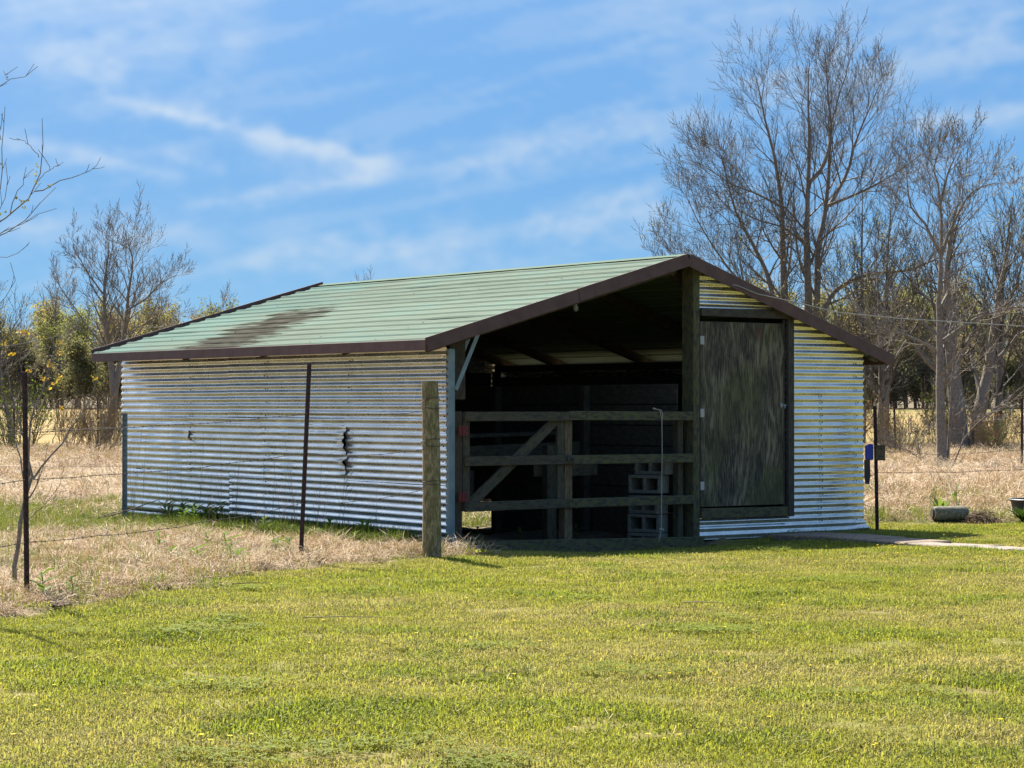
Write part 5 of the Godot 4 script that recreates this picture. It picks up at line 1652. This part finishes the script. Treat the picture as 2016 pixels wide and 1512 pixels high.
	for i in prof.size() - 1:
		for j in 40:
			var a0 := TAU * j / 40.0
			var a1 := TAU * (j + 1) / 40.0
			var q0 := Vector3(cos(a0) * prof[i][0], prof[i][1], sin(a0) * prof[i][0])
			var q1 := Vector3(cos(a1) * prof[i][0], prof[i][1], sin(a1) * prof[i][0])
			var q2 := Vector3(cos(a1) * prof[i + 1][0], prof[i + 1][1], sin(a1) * prof[i + 1][0])
			var q3 := Vector3(cos(a0) * prof[i + 1][0], prof[i + 1][1], sin(a0) * prof[i + 1][0])
			var pd := Vector2(prof[i + 1][0] - prof[i][0], prof[i + 1][1] - prof[i][1])
			var am := (a0 + a1) * 0.5
			var nn := Vector3(cos(am) * pd.y, -pd.x, sin(am) * pd.y)
			tm.quad(q0, q1, q2, q3, nn)
	part(tub, "body", tm.mesh(M.black_plastic))
	# walk of flat slabs
	var a0 := Vector2(3.02, 24.50)
	var b0 := Vector2(6.3, 20.42)
	var dirw := (b0 - a0).normalized()
	var nrm := Vector2(dirw.y, -dirw.x)
	var pave := plain(Color(1, 1, 1), 0.9)
	pave.albedo_texture = ramp_tex(noise(0.03, 1720, 5), 256, 256, Color(0.13, 0.108, 0.085), Color(0.25, 0.215, 0.175))
	pave.uv1_triplanar = true
	pave.uv1_scale = Vector3(1.6, 1.6, 1.6)
	var pave2 := pave.duplicate()
	pave2.albedo_texture = ramp_tex(noise(0.03, 1730, 5), 256, 256, Color(0.11, 0.080, 0.055), Color(0.22, 0.165, 0.12))
	var walk := Node3D.new()
	walk.name = "path"
	add_child(walk)
	walk.set_meta("kind", "structure")
	var run := 0.0
	var n := 0
	while run < a0.distance_to(b0):
		var L := r.randf_range(0.52, 0.72)
		var cols := 2 if n >= 3 else 1
		for cidx in cols:
			var wd := 0.74 / cols - 0.015
			var c := a0 + dirw * (run + L * 0.5) + nrm * ((cidx - (cols - 1) * 0.5) * 0.37 + r.randf_range(-0.012, 0.012))
			var sm := MB.new()
			sm.cbox(Vector3(L - r.randf_range(0.02, 0.05), 0.07, wd), 0.012)
			var lift := 0.012 + r.randf_range(-0.008, 0.012) + (0.022 if n < 3 else 0.0)
			part(walk, "slab", sm.mesh(pave2 if n < 3 else pave), Transform3D(Basis(Vector3(r.randf_range(-0.02, 0.02), 0, r.randf_range(-0.03, 0.03)).normalized(), 0.015) * Basis(Vector3.UP, atan2(dirw.y, dirw.x) + r.randf_range(-0.03, 0.03)), Vector3(c.x, gy(c.x, c.y) + lift - 0.03, -c.y)))
		run += L; n += 1
	# rope on the rail
	var rp := MB.new()
	var top := world_of(2.656, 1.345, -0.05)
	rp.tube(PackedVector3Array([world_of(2.56, 1.372, -0.02), world_of(2.60, 1.362, -0.03), world_of(2.65, 1.352, -0.045), world_of(2.668, 1.30, -0.052), world_of(2.656, 1.25, -0.05), world_of(2.655, 0.9, -0.055), world_of(2.65, 0.5, -0.052), world_of(2.642, 0.10, -0.058), world_of(2.60, -0.02, -0.065)]), PackedFloat32Array([0.009, 0.005, 0.005, 0.005, 0.0045, 0.0045, 0.0045, 0.0045, 0.003]), 6)
	rp.tube(PackedVector3Array([world_of(2.63, 1.352, -0.045), world_of(2.64, 1.30, -0.054), world_of(2.656, 1.25, -0.052)]), PackedFloat32Array([0.005, 0.005, 0.005]), 6)
	rp.tube(PackedVector3Array([world_of(2.62, 0.115, -0.06), world_of(2.67, 0.10, -0.06)]), PackedFloat32Array([0.010, 0.008]), 6)
	single("rope", rp.mesh(M.rope), "pale rope knotted over the top rail and hanging straight down", "rope")
	# bulb
	var bl := thing("light_bulb", "bare clear light bulb hanging unlit under the shed roof", "light bulb", world_of(2.52, 2.47, 1.25))
	var bm := MB.new()
	bm.tube(PackedVector3Array([Vector3(0, -0.045, 0), Vector3(0, -0.04, 0), Vector3(0, -0.02, 0), Vector3(0, 0.0, 0), Vector3(0, 0.02, 0), Vector3(0, 0.04, 0)]), PackedFloat32Array([0.006, 0.018, 0.031, 0.033, 0.024, 0.014]), 14)
	part(bl, "bulb", bm.mesh(M.glass))
	bm = MB.new()
	bm.tube(PackedVector3Array([Vector3(0, 0.038, 0), Vector3(0, 0.09, 0)]), PackedFloat32Array([0.017, 0.019]), 10)
	bm.tube(PackedVector3Array([Vector3(0, 0.09, 0), Vector3(0.0, 0.34, 0)]), PackedFloat32Array([0.004, 0.004]), 5)
	part(bl, "socket", bm.mesh(M.hinge))
	# twigs lying in the lawn
	for a in [[-1.05, 14.6, 0.55, 0.05, "long pale straw stem lying across the mown lawn"], [-2.0, 17.4, 0.28, 0.5, "short brown twig lying on the lawn near the dead grass"], [1.3, 15.5, 0.3, -0.2, "short pale twig lying on the lawn before the gate"]]:
		var tw := MB.new()
		tw.col = Color(0.36, 0.28, 0.15) if a[0] != -2.0 else Color(0.16, 0.11, 0.07)
		var L: float = a[2]
		tw.tube(PackedVector3Array([Vector3(-L * 0.5, 0.052, 0), Vector3(-L * 0.1, 0.058, 0.02), Vector3(L * 0.5, 0.05, 0.0)]), PackedFloat32Array([0.004, 0.004, 0.002]), 5)
		single("twig", tw.mesh(M.twig), a[4], "twig", gp(a[0], a[1]), a[3])

# ---------------------------------------------------------------- sky
func seg_dist(p: Vector2, a: Vector2, b: Vector2) -> Vector2:      # distance, share along
	var t := clampf((p - a).dot(b - a) / (b - a).length_squared(), 0.0, 1.0)
	return Vector2((p - a - (b - a) * t).length(), t)

func sky_image() -> Image:
	var w := 3072
	var h := 1536
	var half := h / 2
	var data := PackedFloat32Array()
	data.resize(w * h * 3)
	var f1 := noise(1.0, 2001, 4)
	var f2 := noise(1.0, 2002, 3)
	var sun := Vector3(-0.392, 1.0, -0.679).normalized()
	# streaks of cirrus: azimuth and height in degrees, width, strength
	var st := [[-10.7, 7.72, -2.66, 5.93, 0.18, 0.62], [-7.0, 6.55, -2.6, 5.80, 0.42, 0.22], [-13.5, 6.63, -8.0, 5.67, 0.20, 0.38], [-8.8, 6.3, -7.05, 5.8, 0.20, 0.30], [-8.66, 4.9, -2.9, 5.80, 0.17, 0.36], [-2.9, 5.72, 5.4, 7.46, 0.38, 0.34], [5.4, 7.46, 13.0, 9.0, 0.55, 0.24], [-7.8, 3.57, -0.1, 4.2, 0.42, 0.36], [-0.1, 4.2, 4.0, 5.1, 0.38, 0.36], [9.7, 6.9, 13.2, 7.25, 0.26, 0.45], [-13.5, 10.2, -6.0, 9.4, 1.5, 0.26], [-12.0, 8.9, -9.5, 8.0, 0.6, 0.22], [2.3, 4.8, 3.05, 5.45, 0.14, 0.25], [-13.5, 4.3, -7.0, 4.1, 0.35, 0.26], [-4.5, 2.7, 3.5, 3.2, 0.45, 0.22], [1.0, 9.9, 13.5, 10.1, 1.1, 0.22]]
	for y in half:
		var el := (0.5 - (y + 0.5) / h) * PI
		var se := sin(el)
		var ce := cos(el)
		var eld := rad_to_deg(el)
		# clear air: pale at the horizon, deep blue higher up
		var k0 := exp(-eld / 3.6)
		var k1 := smoothstep(7.0, 70.0, eld)
		var air := Color(0.052, 0.182, 0.405).lerp(Color(0.185, 0.345, 0.435), k0).lerp(Color(0.060, 0.150, 0.360), k1)
		for x in w:
			var az := (x + 0.5) / w * TAU
			if az > PI: az -= TAU
			var azd := rad_to_deg(az)
			var dirx := sin(az) * ce
			var dirz := -cos(az) * ce
			# streaked veil everywhere
			var inv := 1.0 / (se + 0.10)
			var px := dirx * inv
			var pz := dirz * inv
			var v := 0.5 + 0.5 * f1.get_noise_2d(px * 0.55 + pz * 0.2, pz * 1.9 - px * 0.4)
			var c := 0.50 * smoothstep(0.42, 0.82, v) + 0.10
			if eld < 16.0 and absf(azd) < 22.0:
				var fa := azd * 0.975 + eld * 0.22
				var fb := eld * 0.975 - azd * 0.22
				var fine := f2.get_noise_2d(fa * 0.16, fb * 1.1) + 0.35 * f2.get_noise_2d(fa * 0.3 + 70.0, fb * 5.0)
				var near := smoothstep(22.0, 15.0, absf(azd)) * smoothstep(16.0, 11.5, eld)
				var cc := 0.05 + 0.16 * smoothstep(-0.2, 0.6, fine) + 0.006 * eld
				var p := Vector2(azd, eld)
				for s in st:
					var q := seg_dist(p, Vector2(s[0], s[1]), Vector2(s[2], s[3]))
					if q.x > s[4] * 3.2: continue
					var ln := Vector2(s[2] - s[0], s[3] - s[1])
					var along := q.y * ln.length()
					var sg := q.x * signf(ln.cross(p - Vector2(s[0], s[1])))
					var wn := f2.get_noise_2d(along * 0.7 + s[0] * 7.0, sg * 1.2 + s[1] * 3.0)
					var wf := f2.get_noise_2d(along * 0.6 + sg * 1.5 + s[0] * 3.0, sg * 7.0 - along * 0.5 + s[1])
					var wd: float = s[4] * (1.0 + 0.8 * wn)
					var e := exp(-pow(q.x / maxf(wd, 0.03), 2.0)) * clampf(0.95 + 0.5 * wf + 0.3 * wn, 0.1, 1.5)
					cc += s[5] * e * smoothstep(-0.02, 0.22, q.y) * smoothstep(1.02, 0.86, q.y)
				c = lerpf(c, cc, near)
			c = clampf(c, 0.0, 0.85)
			var cs := maxf(0.0, dirx * sun.x + se * sun.y + dirz * sun.z)
			var glow := pow(cs, 10.0) * 1.35 + pow(cs, 60.0) * 1.5
			var col := air.lerp(Color(0.29, 0.355, 0.430), c)
			var i := (y * w + x) * 3
			data[i] = col.r + glow
			data[i + 1] = col.g + glow * 0.97
			data[i + 2] = col.b + glow * 0.92
	for y in range(half, h):
		for x in w:
			var i := (y * w + x) * 3
			data[i] = 0.12; data[i + 1] = 0.11; data[i + 2] = 0.06
	return Image.create_from_data(w, h, false, Image.FORMAT_RGBF, data.to_byte_array())

# ---------------------------------------------------------------- scene
func _ready() -> void:
	rng.seed = 7
	n_soft = noise(0.045, 1001, 3)
	n_fine = noise(0.12, 1002, 3)
	# camera: long lens, 1.4 m above the yard
	var cam := Camera3D.new()
	cam.name = "camera"
	cam.fov = rad_to_deg(2.0 * atan(756.0 / 4484.0))
	cam.position = Vector3(0, 1.4, 0)
	cam.rotation.x = 0.0095
	cam.near = 0.1
	cam.far = 3000.0
	add_child(cam)
	cam.current = true
	# sky and exposure
	var env := Environment.new()
	env.background_mode = Environment.BG_SKY
	var sky := Sky.new()
	var pan := PanoramaSkyMaterial.new()
	pan.panorama = ImageTexture.create_from_image(sky_image())
	sky.sky_material = pan
	env.sky = sky
	env.background_energy_multiplier = 0.63
	env.tonemap_mode = Environment.TONE_MAPPER_LINEAR
	env.tonemap_exposure = 3.2
	env.sdfgi_enabled = true
	env.ssao_enabled = true
	env.ssil_enabled = true
	var we := WorldEnvironment.new()
	we.environment = env
	add_child(we)
	# sun: behind the shed and to its left, about 52 degrees high
	var sun := DirectionalLight3D.new()
	sun.name = "sun"
	sun.light_energy = 1.6
	sun.light_color = Color(1.0, 0.965, 0.90)
	sun.light_angular_distance = 0.5
	sun.shadow_enabled = true
	add_child(sun)
	sun.look_at_from_position(Vector3.ZERO, Vector3(0.392, -1.0, 0.679))
	make_materials()
	build_ground()
	build_shed()
	build_near_trees()
	build_wood()
	build_fence()
	build_blocks()
	build_small_things()
	build_grass()
